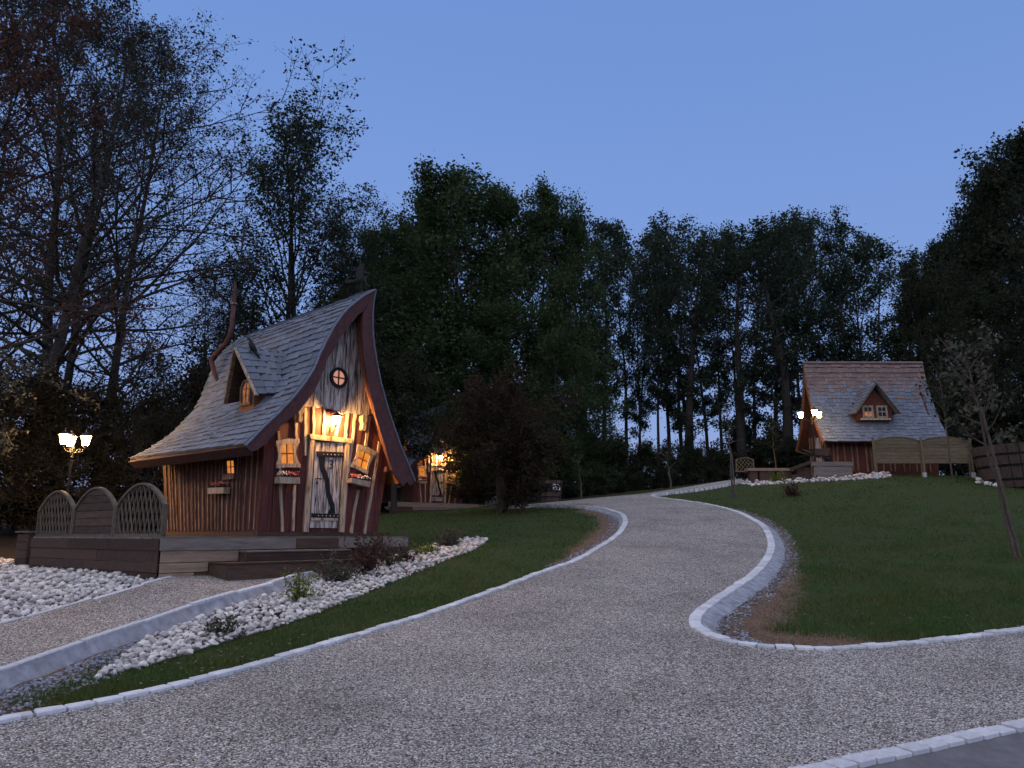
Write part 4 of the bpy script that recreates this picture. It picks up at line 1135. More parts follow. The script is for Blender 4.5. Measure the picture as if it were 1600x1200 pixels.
    for i, (fe, be) in enumerate(slopes):
        MB().beam(FR+Vector((-.02, 0, -.04)), fe+Vector((-.02, 0, -.02)), .035, .09, up=(1, 0, 0)).build('rake_board', M['batten'] if i == 0 else M['sidebatten'], dm)
    MB().prism([(0.90, 2.66), (1.12, 2.66), (1.15, 2.96), (1.07, 3.07), (0.95, 3.07), (0.87, 2.96)], .17, .19, 'yz').build('pane', M['pane_dim'], dm)
    MB().beam((.162, 1.01, 2.66), (.162, 1.01, 3.07), .02, .03, up=(1, 0, 0)).build('glazing_bar', M['batten'], dm)
    for z in (2.80, 2.94): MB().beam((.162, .88, z), (.162, 1.14, z), .018, .02, up=(1, 0, 0)).build('glazing_bar', M['batten'], dm)
    for a, b in (((1.155, 2.64), (1.185, 2.98)), ((1.185, 2.97), (1.095, 3.10)), ((1.10, 3.10), (.92, 3.10)), ((.925, 3.10), (.835, 2.97)), ((.835, 2.98), (.865, 2.64)), ((1.21, 2.62), (.81, 2.62))):
        MB().beam((.155, *a), (.155, *b), .05, .045, up=(1, 0, 0)).build('frame_board', M['sidebatten'], dm)
    # --- crooked stove pipe
    ch = MB().tube([(1.02, 3.58, 3.46), (.94, 3.72, 3.70), (.92, 3.90, 4.06), (.93, 3.88, 4.16), (.98, 3.42, 4.44), (1.0, 3.28, 4.60), (1.0, 3.24, 4.80), (1.0, 3.22, 5.38)], [.052, .052, .056, .060, .052, .060, .055, .052], 12).build('stove_pipe', M['pipe'], H, smooth=True)
    MB().lathe([(.055, 0), (.062, .01), (.062, .05), (.05, .06), (.045, .3), (.025, .52), (.03, .55)], 10, (1.0, 3.22, 5.37)).build('pipe_tip', M['pipe'], ch)
    MB().lathe([(.078, 0), (.078, .025)], 12, (1.0, 3.22, 5.35)).build('pipe_ring', M['batten'], ch)
    return H

HX = Vector((math.cos(R(50)), math.sin(R(50)), 0)); HY = Vector((-math.sin(R(50)), math.cos(R(50)), 0)); HO = Vector(HOUSE_O)
def HL(x, y, z=0): return HO + HX*x + HY*y + Vector((0, 0, z))
cabin('cabin', 'tall crooked wooden cabin with sweeping shingle roof and number 3 door', HOUSE_O, R(50), 300, '3')

# ---- lantern on the front wall
def wall_lantern(label, org, rz, s=1.0):
    E = empty('wall_lantern', org, rz); tag(E, label, 'lantern')
    MB().tube([(0, 0, 0), (0, -.02, -.06), (0, -.02, .05)], .018, 6).build('wall_plate', M['iron'], E)
    MB().tube([(0, -.01, -.05), (.0, -.06, -.10), (.0, -.12, -.09), (.0, -.17, -.03), (.0, -.20, .03)], .012, 6).build('arm', M['iron'], E)
    MB().lathe([(.02, .03), (.055, .05), (.06, .06)], 8, (0, -.2, 0)).build('cup', M['iron'], E)
    MB().lathe([(.05, .06), (.078, .11), (.085, .17), (.075, .21), (.05, .23)], 10, (0, -.2, 0)).build('glass', M['bulb_wall'], E, smooth=True)
    MB().lathe([(.15, .222), (.14, .235), (.06, .28), (.02, .31), (.012, .34)], 8, (0, -.2, 0)).build('cap', M['iron'], E)
    return E
LW = HL(1.49, -.03, 2.17)
wall_lantern('lit lantern on the wall above the number 3 door', LW, R(50))

# ---- carved crow on the dormer
cr = MB()
cr.tube([(-.15, 0, -.02), (-.10, 0, .03), (0, 0, .10), (.07, 0, .18), (.10, 0, .24), (.13, 0, .26), (.20, 0, .245)], [.012, .05, .075, .06, .04, .038, .006], 8)
cr.tube([(-.05, 0, .06), (-.18, 0, -.06), (-.27, 0, -.13)], [.05, .035, .012], 6)
cr.tube([(0, .03, .06), (.02, .03, -.05)], .01, 5); cr.tube([(0, -.03, .06), (.02, -.03, -.05)], .01, 5)
co = cr.build('crow_figure', M['crow'], None, smooth=True); co.location = HL(.12, .86, 3.70); co.rotation_euler = (0, R(-14), R(190)); co.scale = (.8, .85, .85)
tag(co, 'black crow figure perched on the dormer of the near cabin', 'crow')

# ---- weather vane: a rider on a broom above the ridge
wv_ = empty('weather_vane', HL(2.06, -.15, 5.1), R(15)); tag(wv_, 'dark weather vane of a witch riding a broom on the roof tip', 'weather vane')
MB().tube([(0, 0, -.05), (0, 0, .50)], .012, 6).build('rod', M['iron'], wv_)
MB().tube([(-.14, 0, .22), (.14, 0, .22)], .009, 5).build('cross_arm', M['iron'], wv_)
MB().prism([(-.36,.36),(-.34,.28),(-.20,.32),(-.02,.40),(.12,.44),(.12,.46),(-.03,.43),(-.19,.38)], -.008, .008).build('broom', M['iron'], wv_)
MB().prism([(-.12,.42),(-.14,.52),(-.10,.62),(-.26,.58),(-.10,.66),(-.08,.70),(-.05,.75),(-.10,.80),(.02,.76),(.06,.74),(.03,.70),(.04,.66),(.02,.60),(.16,.575),(.16,.555),(.02,.54),(.04,.50),(.11,.46),(.10,.34),(.16,.26),(.11,.26),(.05,.38),(0,.42)], -.01, .01).build('rider', M['iron'], wv_)

# ---- deck under the cabin
dk = empty('deck', HOUSE_O, R(50)); tag(dk, 'raised timber deck with steps under the number 3 cabin', 'deck')
DX0, DX1, DY0, DY1 = -2.40, 2.62, -1.2, 4.0
bd = bpy.data.meshes.new('deck_board'); b_ = MB().box((0, 0, -.028), (DX1-DX0, .138, 0)); bd.from_pydata(b_.v, [], b_.f); bd.materials.append(M['deck_grey'])
k = 0; y = DY0
while y < DY1-.1:
    o = link('deck_board', bd, None, dk); o.location = (DX0+rnd.uniform(-.004, .004), y, -.002-rnd.uniform(0, .003)); y += .145
def dbox(lo, hi, mat, nm): return MB().box(lo, hi).build(nm, M[mat], dk, bevel=.004)
# rim joists
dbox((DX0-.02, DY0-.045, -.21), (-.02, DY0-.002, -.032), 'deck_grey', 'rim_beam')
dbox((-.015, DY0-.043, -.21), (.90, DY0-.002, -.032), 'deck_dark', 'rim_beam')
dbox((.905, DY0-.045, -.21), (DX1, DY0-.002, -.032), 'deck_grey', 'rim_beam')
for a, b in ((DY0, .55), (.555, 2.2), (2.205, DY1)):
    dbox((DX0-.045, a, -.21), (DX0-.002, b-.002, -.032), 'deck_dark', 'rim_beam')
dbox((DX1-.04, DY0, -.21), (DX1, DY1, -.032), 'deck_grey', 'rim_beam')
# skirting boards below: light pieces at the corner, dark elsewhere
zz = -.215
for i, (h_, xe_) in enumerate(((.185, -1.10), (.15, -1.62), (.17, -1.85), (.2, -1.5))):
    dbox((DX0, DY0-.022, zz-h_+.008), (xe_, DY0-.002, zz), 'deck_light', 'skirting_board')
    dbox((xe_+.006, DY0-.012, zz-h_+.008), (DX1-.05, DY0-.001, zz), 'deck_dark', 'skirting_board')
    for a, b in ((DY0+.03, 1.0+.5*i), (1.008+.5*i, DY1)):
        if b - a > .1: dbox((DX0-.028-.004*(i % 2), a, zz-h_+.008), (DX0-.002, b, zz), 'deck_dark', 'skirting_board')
    zz -= h_
# two steps down to the path
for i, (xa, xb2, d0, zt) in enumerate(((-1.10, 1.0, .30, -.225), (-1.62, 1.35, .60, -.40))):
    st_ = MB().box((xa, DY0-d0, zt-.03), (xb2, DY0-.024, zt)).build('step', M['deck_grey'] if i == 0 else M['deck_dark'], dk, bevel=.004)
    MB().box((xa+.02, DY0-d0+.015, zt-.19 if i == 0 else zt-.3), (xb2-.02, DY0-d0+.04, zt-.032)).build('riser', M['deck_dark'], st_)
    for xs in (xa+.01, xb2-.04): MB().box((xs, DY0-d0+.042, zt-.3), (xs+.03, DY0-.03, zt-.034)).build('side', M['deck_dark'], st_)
for px_ in (-2.2, 0, 2.5):
    for py_ in (-1.0, 1.5, 3.8): dbox((px_, py_, -1.2), (px_+.1, py_+.1, -.22), 'deck_dark', 'post')

# ---- arched fence panels on the left edge of the deck
def arch(w, h0, h1, n=14):
    return [(-w/2, 0), (w/2, 0)] + [(w/2-w*i/n, h0+(h1-h0)*math.sin(math.pi*i/n)**.85) for i in range(n+1)]
def clip_seg(p, q, poly):
    """the part of a segment inside an outline"""
    ts = [0, 1]; p = np.array(p); q = np.array(q); n = len(poly)
    for i in range(n):
        a, b = np.array(poly[i]), np.array(poly[(i+1) % n]); r = q-p; s = b-a; den = r[0]*s[1]-r[1]*s[0]
        if abs(den) < 1e-9: continue
        t = ((a-p)[0]*s[1]-(a-p)[1]*s[0])/den; u = ((a-p)[0]*r[1]-(a-p)[1]*r[0])/den
        if 0 <= u <= 1 and 0 < t < 1: ts.append(t)
    ts = sorted(ts); best = None
    for a, b in zip(ts[:-1], ts[1:]):
        m = p+(q-p)*(a+b)/2
        if inside(poly, np.array([m[0]]), np.array([m[1]]))[0] and (best is None or b-a > best[1]-best[0]): best = (a, b)
    return None if best is None else (p+(q-p)*best[0], p+(q-p)*best[1])
def fence_panel(label, loc, rz, w, h0, h1, kind, mats, z0=0.0, slope=2.3, posts=0.0, group=None):
    E = empty('arched_fence', loc, rz); tag(E, label, 'fence', group)
    A = [(p[0], p[1]+z0) for p in arch(w, h0-z0, h1-z0)]
    top = A[2:]
    f = MB(); f.prism(top + [(p[0]*.955, p[1]-.035) for p in reversed(top)], -.035, .035)
    f.build('arched_rail', M[mats[0]], E)
    MB().box((-w/2, -.03, z0), (w/2, .03, z0+.045)).build('bottom_rail', M[mats[0]], E)
    for s in (-1, 1):
        MB().box((s*w/2-.025*(1+s), -.036, z0-posts), (s*w/2+.025*(1-s), .036, h0)).build('stile', M[mats[0]], E)
    if kind == 'lattice':
        inn = [(p[0]*.95, p[1]) for p in A]
        for sg, yy in ((1, -.012), (-1, .006)):
            x = -w/2-h1/slope-.1
            while x < w/2+h1/slope+.1:
                seg_ = clip_seg((x, z0+.02), (x-sg*(h1+.2)/slope, h1+.22), inn)
                if seg_ is not None and np.linalg.norm(seg_[1]-seg_[0]) > .08:
                    MB().beam((seg_[0][0], yy, seg_[0][1]), (seg_[1][0], yy, seg_[1][1]), .022, .016, up=(0, 1, 0)).build('slat', M[mats[1]], E)
                x += .15
    else:
        inn = [(p[0]*.985, p[1]-.02) for p in A]; z = z0+.05; i = 0
        while z < h1:
            zt_ = z+.125
            def width(zq):
                if zq <= h0: return w/2-.026
                r_ = min(1, (zq-z0-(h0-z0))/((h1-h0))); t_ = math.asin(min(1, r_**(1/.85)))/math.pi
                return max(0, w*(.5-t_)-.02)
            a, b = width(z), width(min(zt_, h1-.02))
            if a < .06: break
            MB().prism([(-a, z), (a, z), (b, min(zt_, h1-.015)), (-b, min(zt_, h1-.015))], -.014+.008*(i % 2), .004+.008*(i % 2)).build('board', M[mats[1]], E)
            z = zt_+.008; i += 1
    return E
fl = R(50)+R(90)
for i, (yc, kind, lab) in enumerate(((-.30, 'lattice', 'arched lattice fence panel beside the cabin wall on the deck'), (1.42, 'board', 'arched solid board fence panel between two lattice panels on the deck'), (3.14, 'lattice', 'arched lattice fence panel farthest left on the deck'))):
    fence_panel(lab, HL(DX0+.05, yc, 0), fl, 1.70, .50, .86, kind, ('fence', 'fence' if kind == 'lattice' else 'fence_dark'), group='fence panels on the deck')

# ---- three-armed lamp posts
def lamp_post(label, base, top, rz, mat_glass, s=1.0, spread=.36):
    E = empty('lamp_post', base, rz); tag(E, label, 'street lamp'); h = top-base[2]
    MB().lathe([(.09, 0), (.09, .05), (.06, .10), (.045, .35), (.05, .40), (.035, .45), (.03, h-.45), (.045, h-.42), (.03, h-.38), (.025, h-.15)], 10).build('pole', M['iron'], E)
    for k in range(3):
        a = 2*math.pi*k/3; cx, cy = math.cos(a)*spread, math.sin(a)*spread
        g = empty('lantern', (cx, cy, h-.14), 0, E)
        MB().tube([(-cx, -cy, -.18), (-cx*.6, -cy*.6, -.16), (-cx*.2, -cy*.2, -.14), (0, 0, -.03)], .012, 6).build('arm', M['iron'], g)
        MB().tube([(-cx*.75, -cy*.75, -.16), (-cx*.55, -cy*.55, -.08), (-cx*.35, -cy*.35, -.10), (-cx*.45, -cy*.45, -.14)], .009, 5).build('scroll', M['iron'], g)
        MB().lathe([(.02, -.04), (.06, -.02), (.062, -.005)], 6).build('cup', M['iron'], g)
        MB().lathe([(.06, 0), (.105, .2), (.1, .205)], 6).build('glass', mat_glass, g)
        for q in range(6):
            t_ = 2*math.pi*q/6
            MB().tube([(.064*math.cos(t_), .064*math.sin(t_), 0), (.109*math.cos(t_), .109*math.sin(t_), .203)], .008, 4).build('bar', M['iron'], g)
        MB().lathe([(.145, .205), (.12, .225), (.05, .28), (.018, .31), (.022, .34), (.008, .37)], 6).build('cap', M['iron'], g)
    return E
lx, ly, lz = LAMP_L
lamp_post('lit three-armed lamp post among the shrubs left of the near cabin', (lx, ly, z1(lx, ly)-.1), lz+.06, R(12), M['bulb_post'], spread=.25)

# ---- box and low edging left of the deck
bx_ = empty('storage_box', HL(-2.05, 4.75, -.62), R(50)); tag(bx_, 'dark wooden box with pale lid edge at the far end of the deck', 'box')
for i in range(4): MB().box((-.3, -.3, .03+.16*i), (.3, .3, .18+.16*i)).build('board', M['deck_dark'], bx_)
MB().box((-.34, -.34, .69), (.34, .34, .725)).build('lid', M['fence'], bx_)
eg = MB(); pts_ = [HL(-2.5, 4.02, -.70), HL(-3.3, 4.7, -.62), HL(-4.6, 5.6, -.56)]
for a, b in zip(pts_[:-1], pts_[1:]): eg.beam(a, b, .09, .22)
tag(eg.build('timber_edging', M['deck_dark']), 'low dark timber edging behind the left stone bed', 'edging')

# ------------------------------------------------------------------ second cabin of the same kind, far behind
cabin('cabin', 'small crooked cabin with lit porch far behind, half hidden by dark trees', H3_O, R(39), 0, '')
c3, s3 = math.cos(R(39)), math.sin(R(39))
def H3(x, y, z=0): return Vector((H3_O[0]+c3*x-s3*y, H3_O[1]+s3*x+c3*y, H3_O[2]+z))
wall_lantern('lit lantern above the door of the far crooked cabin', H3(1.49, -.03, 2.17), R(39))
d3 = empty('deck', H3_O, R(39)); tag(d3, 'low timber deck in front of the far crooked cabin', 'deck')
for i in range(18): MB().box((-2.2, -1.6+.145*i, -.03), (4.2, -1.6+.145*i+.138, -.002)).build('deck_board', M['deck_grey'], d3)
MB().box((-2.25, -1.66, -.22), (4.25, -1.602, -.032)).build('rim_beam', M['deck_light'], d3)
MB().box((-2.2, -1.62, -.6), (4.2, -1.58, -.24)).build('skirting', M['deck_dark'], d3)
tag(MB().beam(H3(-1.6, -2.6, -.33), H3(4.6, -3.3, -.22), .12, .14).build('timber_kerb', M['deck_grey']), 'pale timber kerb in the grass before the far crooked cabin', 'kerb')

# ------------------------------------------------------------------ the cabin on the hill at the right
XA, XB = 12.30, 17.25
PROF = [(30.18, 5.17), (30.45, 5.50), (30.83, 6.02), (31.05, 6.48), (31.22, 6.92), (31.40, 7.40), (31.53, 7.80), (31.63, 8.25), (31.70, 8.70)]
PROFB = [(63.40-p[0], p[1]) for p in PROF]
h2 = empty('cabin', (0, 0, 0)); tag(h2, 'steep roofed cabin on the hill with small gabled dormer, behind low fence', 'cabin')
rb = MB(); n = len(PROF)
for pr, s in ((PROF, 1), (PROFB, -1)):
    P_ = np.array(pr); t = np.gradient(P_, axis=0); t /= np.linalg.norm(t, axis=1)[:, None]; nr = np.c_[t[:, 1], -t[:, 0]]*s
    V = [(x, p[0], p[1]) for x in (XA, XB) for p in P_] + [(x, p[0]+q[0]*.07, p[1]+q[1]*.07) for x in (XA, XB) for p, q in zip(P_, nr)]
    F = []
    for i in range(n-1): F += [(i, i+1, n+i+1, n+i), (2*n+i, 3*n+i, 3*n+i+1, 2*n+i+1), (i, 2*n+i, 2*n+i+1, i+1), (n+i, n+i+1, 3*n+i+1, 3*n+i)]
    F += [(0, n, 3*n, 2*n), (n-1, 3*n-1, 4*n-1, 2*n-1)]
    rb.add(V, F)
roof2 = rb.build('roof', M['trim'], h2)
shingles(roof2, PROF[:8], PROF[:8], XA-.03, XB+.03, 0, -1, exposure=.165, wmin=.12, wmax=.27, thick=.034, axis='x', seed=11, jag=.03, skip=lambda x, y, z: (14.05 < x < 15.1 and 6.2 < z < 6.9) or (z > 7.0 and (hash((round(x*11), round(z*13))) % 100) < (z-6.95)*95))
shingles(roof2, PROF[:8], PROF[:8], XA-.03, XB+.03, 0, -1, exposure=.165, wmin=.12, wmax=.27, thick=.034, axis='x', seed=11, jag=.03, mat=M['shingle_rust'], skip=lambda x, y, z: not ((z > 7.0 and (hash((round(x*11), round(z*13))) % 100) < (z-6.95)*95) and not (14.05 < x < 15.1 and 6.2 < z < 6.9)))
shingles(roof2, PROF[7:], PROF[7:], XA-.03, XB+.03, 0, -1, exposure=.165, wmin=.12, wmax=.27, thick=.04, axis='x', seed=12, mat=M['shingle_rust'], jag=.03)
shingles(roof2, PROFB, PROFB, XA-.03, XB+.03, 0, 1, exposure=.3, wmin=.25, wmax=.4, thick=.03, axis='x', seed=13)
for pr in (PROF, PROFB):
    up = [(p[0]+(.16 if pr is PROF else -.16)*(.6 if i < n-1 else .1), p[1]-.10) for i, p in enumerate(pr)]
    MB().prism(pr + up[::-1], XA-.05, XA+.01, 'yz').build('rake_board', M['soffit'], roof2)
    MB().prism(pr + up[::-1], XB-.01, XB+.05, 'yz').build('rake_board', M['trim'], roof2)
MB().prism([(31.62, 8.66), (31.78, 8.66), (31.72, 8.75), (31.68, 8.75)], XA-.04, XB+.04, 'yz').build('ridge_cap', M['shingle_rust'], roof2)
w2 = MB().box((12.62, 30.68, 3.75), (16.95, 30.76, 5.62)).build('side_wall', M['red_wall'], h2)
rs = random.Random(2); x = 12.75; i = 0
while x < 16.9:
    MB().prism(wavy_board((x+rs.uniform(-.07, .07), 4.05), (x+rs.uniform(-.07, .07), 5.3), .055, 300+i, 5), 30.64, 30.679).build('batten', M['sidebatten'], w2)
    x += rs.uniform(.2, .33); i += 1
gw = MB().prism([(30.77, 3.75), (32.65, 3.75), (32.70, 5.8), (32.20, 6.9), (31.72, 8.4), (31.25, 6.9), (30.77, 5.8)], 12.62, 12.70, 'yz').build('gable_wall', M['red_wall'], h2)
for i, y in enumerate((30.95, 31.2, 31.9, 32.2, 32.5)):
    MB().prism(wavy_board((y, 3.9), (y, 5.6), .06, 330+i, 5), 12.585, 12.618, 'yz').build('batten', M['sidebatten'], gw)
MB().box((12.57, 31.35, 3.9), (12.615, 31.8, 5.5)).build('door', M['whitewash'], gw)
MB().prism([(30.77, 3.75), (32.6, 3.75), (32.6, 5.9), (31.7, 8.3), (30.77, 5.9)], 16.87, 16.95, 'yz').build('gable_wall', M['red_wall'], h2)
MB().box((12.71, 32.6, 3.75), (16.86, 32.68, 5.8)).build('back_wall', M['red_wall'], h2)
# dormer
AP, FL, FR_ = (14.60, 7.60), (13.66, 6.36), (15.46, 6.36)
d2 = MB().prism([(13.86, 6.08), (15.26, 6.08), (15.26, 6.5), (14.60, 7.36), (13.86, 6.5)], 30.56, 31.3).build('dormer', M['red_wall'], h2)
for f_, s in ((FL, 1), (FR_, -1)):
    a = Vector((AP[0], 30.36, AP[1])); b = Vector((f_[0], 30.36, f_[1])); a2 = Vector((AP[0], 31.50, AP[1])); b2 = Vector((f_[0], 31.03, f_[1]))
    nn = Vector((-(AP[1]-f_[1])*s, 0, (AP[0]-f_[0])*s)).normalized()
    MB().add([a, b, b2, a2, a-nn*.05, b-nn*.05, b2-nn*.05, a2-nn*.05], [(0,1,2,3), (7,6,5,4), (0,4,5,1), (1,5,6,2), (2,6,7,3), (3,7,4,0)]).build('dormer_slope', M['shingle'], d2)
    sb_ = MB()
    for k in range(8):
        u0, u1 = k/8, min(1, (k+1.3)/8); p0 = b+(a-b)*u0; p1 = b+(a-b)*u1; q0 = b2+(a2-b2)*u0; q1 = b2+(a2-b2)*u1
        m = 3
        for j in range(m):
            A0, B0 = p0+(q0-p0)*(j/m), p0+(q0-p0)*((j+.97)/m); A1, B1_ = p1+(q1-p1)*(j/m), p1+(q1-p1)*((j+.97)/m)
            sb_.add([A0+nn*.03, B0+nn*.03, B1_+nn*.008, A1+nn*.008, A0, B0, B1_, A1], [(0,1,2,3), (0,4,5,1), (1,5,6,2), (3,7,4,0), (2,6,7,3)])
    tag(sb_.build('shingles', M['shingle'], d2), kind='stuff')
    MB().beam(a+Vector((0, -.02, -.05)), b+Vector((0, -.02, -.05)), .04, .13, up=(0, 1, 0)).build('rake_board', M['fence'], d2)
for x0, x1 in ((14.06, 14.50), (14.62, 15.06)):
    wd = MB().box((x0, 30.53, 6.18), (x1, 30.555, 6.68)).build('window', M['batten'], d2)
for x0, x1 in ((14.06, 14.50), (14.62, 15.06)):
    for a in range(2):
        for b in range(2):
            xa = x0+.07+a*.16; za = 6.25+b*.2
            MB().prism([(xa, za), (xa+.12, za), (xa+.12, za+.14), (xa+.06, za+.165), (xa, za+.14)], 30.515, 30.528).build('pane', M['pane_dim'] if x0 < 14.3 and b == 0 else M['pane_dark'], d2)
MB().box((13.95, 30.49, 6.09), (15.15, 30.56, 6.16)).build('sill', M['batten'], d2)
# deck, steps and low timbers before it
dk2 = empty('deck', (0, 0, 0)); tag(dk2, 'low grey timber deck at the foot of the hill cabin', 'deck')
MB().box((11.45, 29.5, 4.17), (13.05, 29.62, 4.33)).build('rim_beam', M['deck_grey'], dk2)
for k in range(3): MB().box((11.5+.02*k, 29.52, 3.62+.18*k), (13.0, 29.60, 3.79+.18*k)).build('skirting_board', M['deck_grey'], dk2)
for k in range(8): MB().box((11.45, 29.625+.142*k, 4.30), (13.05, 29.625+.142*k+.136, 4.328)).build('deck_board', M['deck_grey'], dk2)
MB().beam((10.7, 29.75, 4.05), (11.45, 29.6, 4.32), .06, .12).build('stair_rail', M['deck_dark'], dk2)
for k in range(3): MB().box((10.75+.25*k, 29.7, 3.55), (11.0+.25*k, 30.6, 3.85+.14*k)).build('step', M['deck_dark'], dk2)
be = empty('timber_bench', (0, 0, 0)); tag(be, 'long pale timber bench edge left of the hill cabin deck', 'bench')
MB().box((9.15, 30.0, 4.02), (10.95, 30.45, 4.13)).build('seat', M['deck_light'], be)
for x0, x1 in ((9.25, 9.55), (9.62, 10.2), (10.3, 10.85)): MB().box((x0, 30.06, 3.5), (x1, 30.38, 4.015)).build('support', M['deck_dark'], be)
fence_panel('small pale lattice panel beside the timber bench on the hill', (9.35, 31.0, 4.05), 0, .74, .50, .60, 'lattice', ('fence_pale', 'fence_pale'), slope=1.2)
cart = empty('wheelbarrow', (11.9, 29.95, 4.34), R(20)); tag(cart, 'dark tangle of a barrow standing on the hill cabin deck', 'wheelbarrow')
MB().prism([(-.35, .25), (.3, .25), (.45, .55), (-.45, .5)], -.22, .22).build('tray', M['deck_dark'], cart)
MB().tube([(-.9, .2, .45), (-.3, .18, .3), (.5, .05, .15)], .018, 5).build('handle', M['stake'], cart)
MB().tube([(-.9, -.2, .45), (-.3, -.18, .3), (.5, -.05, .15)], .018, 5).build('handle', M['stake'], cart)
MB().tube([(.5, -.04, .15), (.5, .04, .15)], .15, 12).build('wheel', M['iron'], cart)
for s in (-1, 1): MB().tube([(-.25, .16*s, .28), (-.32, .16*s, 0)], .014, 5).build('leg', M['iron'], cart)

# ---- two low fence panels before the hill cabin
FZ = 3.80
for i, (x0, x1, lab) in enumerate(((13.66, 15.41, 'left of two low arched board fence panels before the hill cabin'), (15.45, 17.22, 'right of two low arched board fence panels before the hill cabin'))):
    fence_panel(lab, ((x0+x1)/2, 29.0+.0*i, FZ), 0, x1-x0, 1.28, 1.44, 'board', ('fence_pale', 'fence_pale'), z0=.42, posts=.5, group='low fence panels on the hill')
for x in (13.62, 15.43, 17.26):
    p = empty('fence_post', (x, 29.0, FZ-.25)); tag(p, {13.62: 'pale square fence post left of the low hill fence', 15.43: 'square fence post between the two low hill fence panels', 17.26: 'square fence post at the right end of the low hill fence'}[x], 'post', 'posts of the low hill fence')
    MB().box((-.04, -.09, 0), (.04, -.037, 1.62)).build('shaft', M['fence_pale'], p)
    MB().box((-.06, -.11, .0), (.06, -.03, .32)).build('footing', M['kerb'], p)

# ---- lamp post at the hill cabin
lx, ly, lz = LAMP_R
lamp_post('lit three-armed lamp post at the left end of the hill cabin', (lx, ly, 3.75), lz+.10, R(25), M['bulb_far'], spread=.40)

# ---- barrels
def barrel(label, c, rb_, rt_, h, ns, hoops, lean=0.0, name='barrel', cat='barrel'):
    E = empty(name, c); tag(E, label, cat); E.rotation_euler = (0, lean, 0)
    for k in range(ns):
        a0, a1 = 2*math.pi*(k+.04)/ns, 2*math.pi*(k+.96)/ns; o = .004*(k % 2)
        V = []
        for r_, z in ((rb_+o, 0), (rt_+o, h)):
            for a in (a0, a1): V.append((math.cos(a)*r_, math.sin(a)*r_, z))
            for a in (a1, a0): V.append((math.cos(a)*(r_-.05), math.sin(a)*(r_-.05), z))
        MB().add(V, [(0,3,2,1), (4,5,6,7), (0,1,5,4), (1,2,6,5), (2,3,7,6), (3,0,4,7)]).build('stave', M['barrel'], E)
    for z0, z1_ in hoops:
        q = lambda z: rb_+(rt_-rb_)*z/h
        V = []; m = 32
        for r_, z in ((q(z0)+.003, z0), (q(z0)+.016, z0), (q(z1_)+.016, z1_), (q(z1_)+.003, z1_)):
            V += [(math.cos(2*math.pi*k/m)*r_, math.sin(2*math.pi*k/m)*r_, z) for k in range(m)]
        MB().add(V, [(j*m+k, j*m+(k+1) % m, (j+1)*m+(k+1) % m, (j+1)*m+k) for j in range(3) for k in range(m)]).build('hoop', M['iron'], E)
    MB().lathe([(rt_-.06, h-.12), (rt_-.06, h-.10)], 24).build('fill', M['bark'], E)
    return E
bx3, by3, bz3 = P_barrel
B_ = barrel('small wooden half barrel with a white sign beside the drive', (bx3, by3, bz3-.05), .38, .47, .86, 18, ((.18, .23), (.42, .47), (.66, .71)))
sg = MB().box((-.15, -.02, -.12), (.15, .0, .12)).build('sign', M['white_sign'], B_)
sg.location = (.20, -.45, .58); sg.rotation_euler = (R(-6), 0, R(18))
for (a, b, c, d) in ((-.11, -.08, -.02, -.05), (-.11, .05, -.02, .08), (-.11, -.08, -.08, .08), (.02, -.08, .05, .08), (.07, -.06, .11, .06), (-.05, -.02, -.02, .03)):
    MB().box((a, -.026, b), (c, -.0205, d)).build('mark', M['iron'], sg)
TX, TY = 17.85, 26.6; tz = z1(TX, TY)-.07
barrel('huge dark wooden tub at the right edge behind the leaning sapling', (TX, TY, tz-.1), 1.42, 1.74, 1.42, 30, ((.22, .30), (.68, .76), (1.06, 1.13)), name='wooden_tub', cat='tub')

# ------------------------------------------------------------------ trees
class Tubes:
    def __init__(s): s.V = []; s.Q = []; s.n = 0
    def add(s, P, R_, k):
        m = len(P)
        T = np.gradient(P, axis=0); T /= np.linalg.norm(T, axis=1)[:, None]+1e-9
        ref = np.array([0.31, 0.87, 0.39]) if abs(T[0] @ np.array([0.31, 0.87, 0.39])) < .9 else np.array([1., 0, 0])
        A = np.cross(T, ref); A /= np.linalg.norm(A, axis=1)[:, None]+1e-9; B = np.cross(T, A)
        an = np.arange(k)*2*math.pi/k
        ring = P[:, None, :]+(A[:, None, :]*np.cos(an)[None, :, None]+B[:, None, :]*np.sin(an)[None, :, None])*np.asarray(R_)[:, None, None]
        s.V.append(ring.reshape(-1, 3))
        i = (np.arange(m-1)[:, None]*k+np.arange(k)[None, :]); j = (np.arange(m-1)[:, None]*k+(np.arange(k)[None, :]+1) % k)
        s.Q.append(np.stack([i, j, j+k, i+k], -1).reshape(-1, 4)+s.n); s.n += m*k
    def mesh(s, name, mat): return quick_mesh(name, np.vstack(s.V), quads=np.vstack(s.Q), mat=mat, smooth=True)

def unit(v): return v/(np.linalg.norm(v)+1e-9)
def path(rng, p, d, L_, n, wob, up):
    """a wandering branch"""
    P = [np.array(p, float)]; d = unit(np.array(d, float)); st = L_/(n-1)
    for _ in range(n-1):
        d = unit(d+rng.normal(0, wob, 3)+np.array([0, 0, up])); P.append(P[-1]+d*st)
    return np.array(P), d

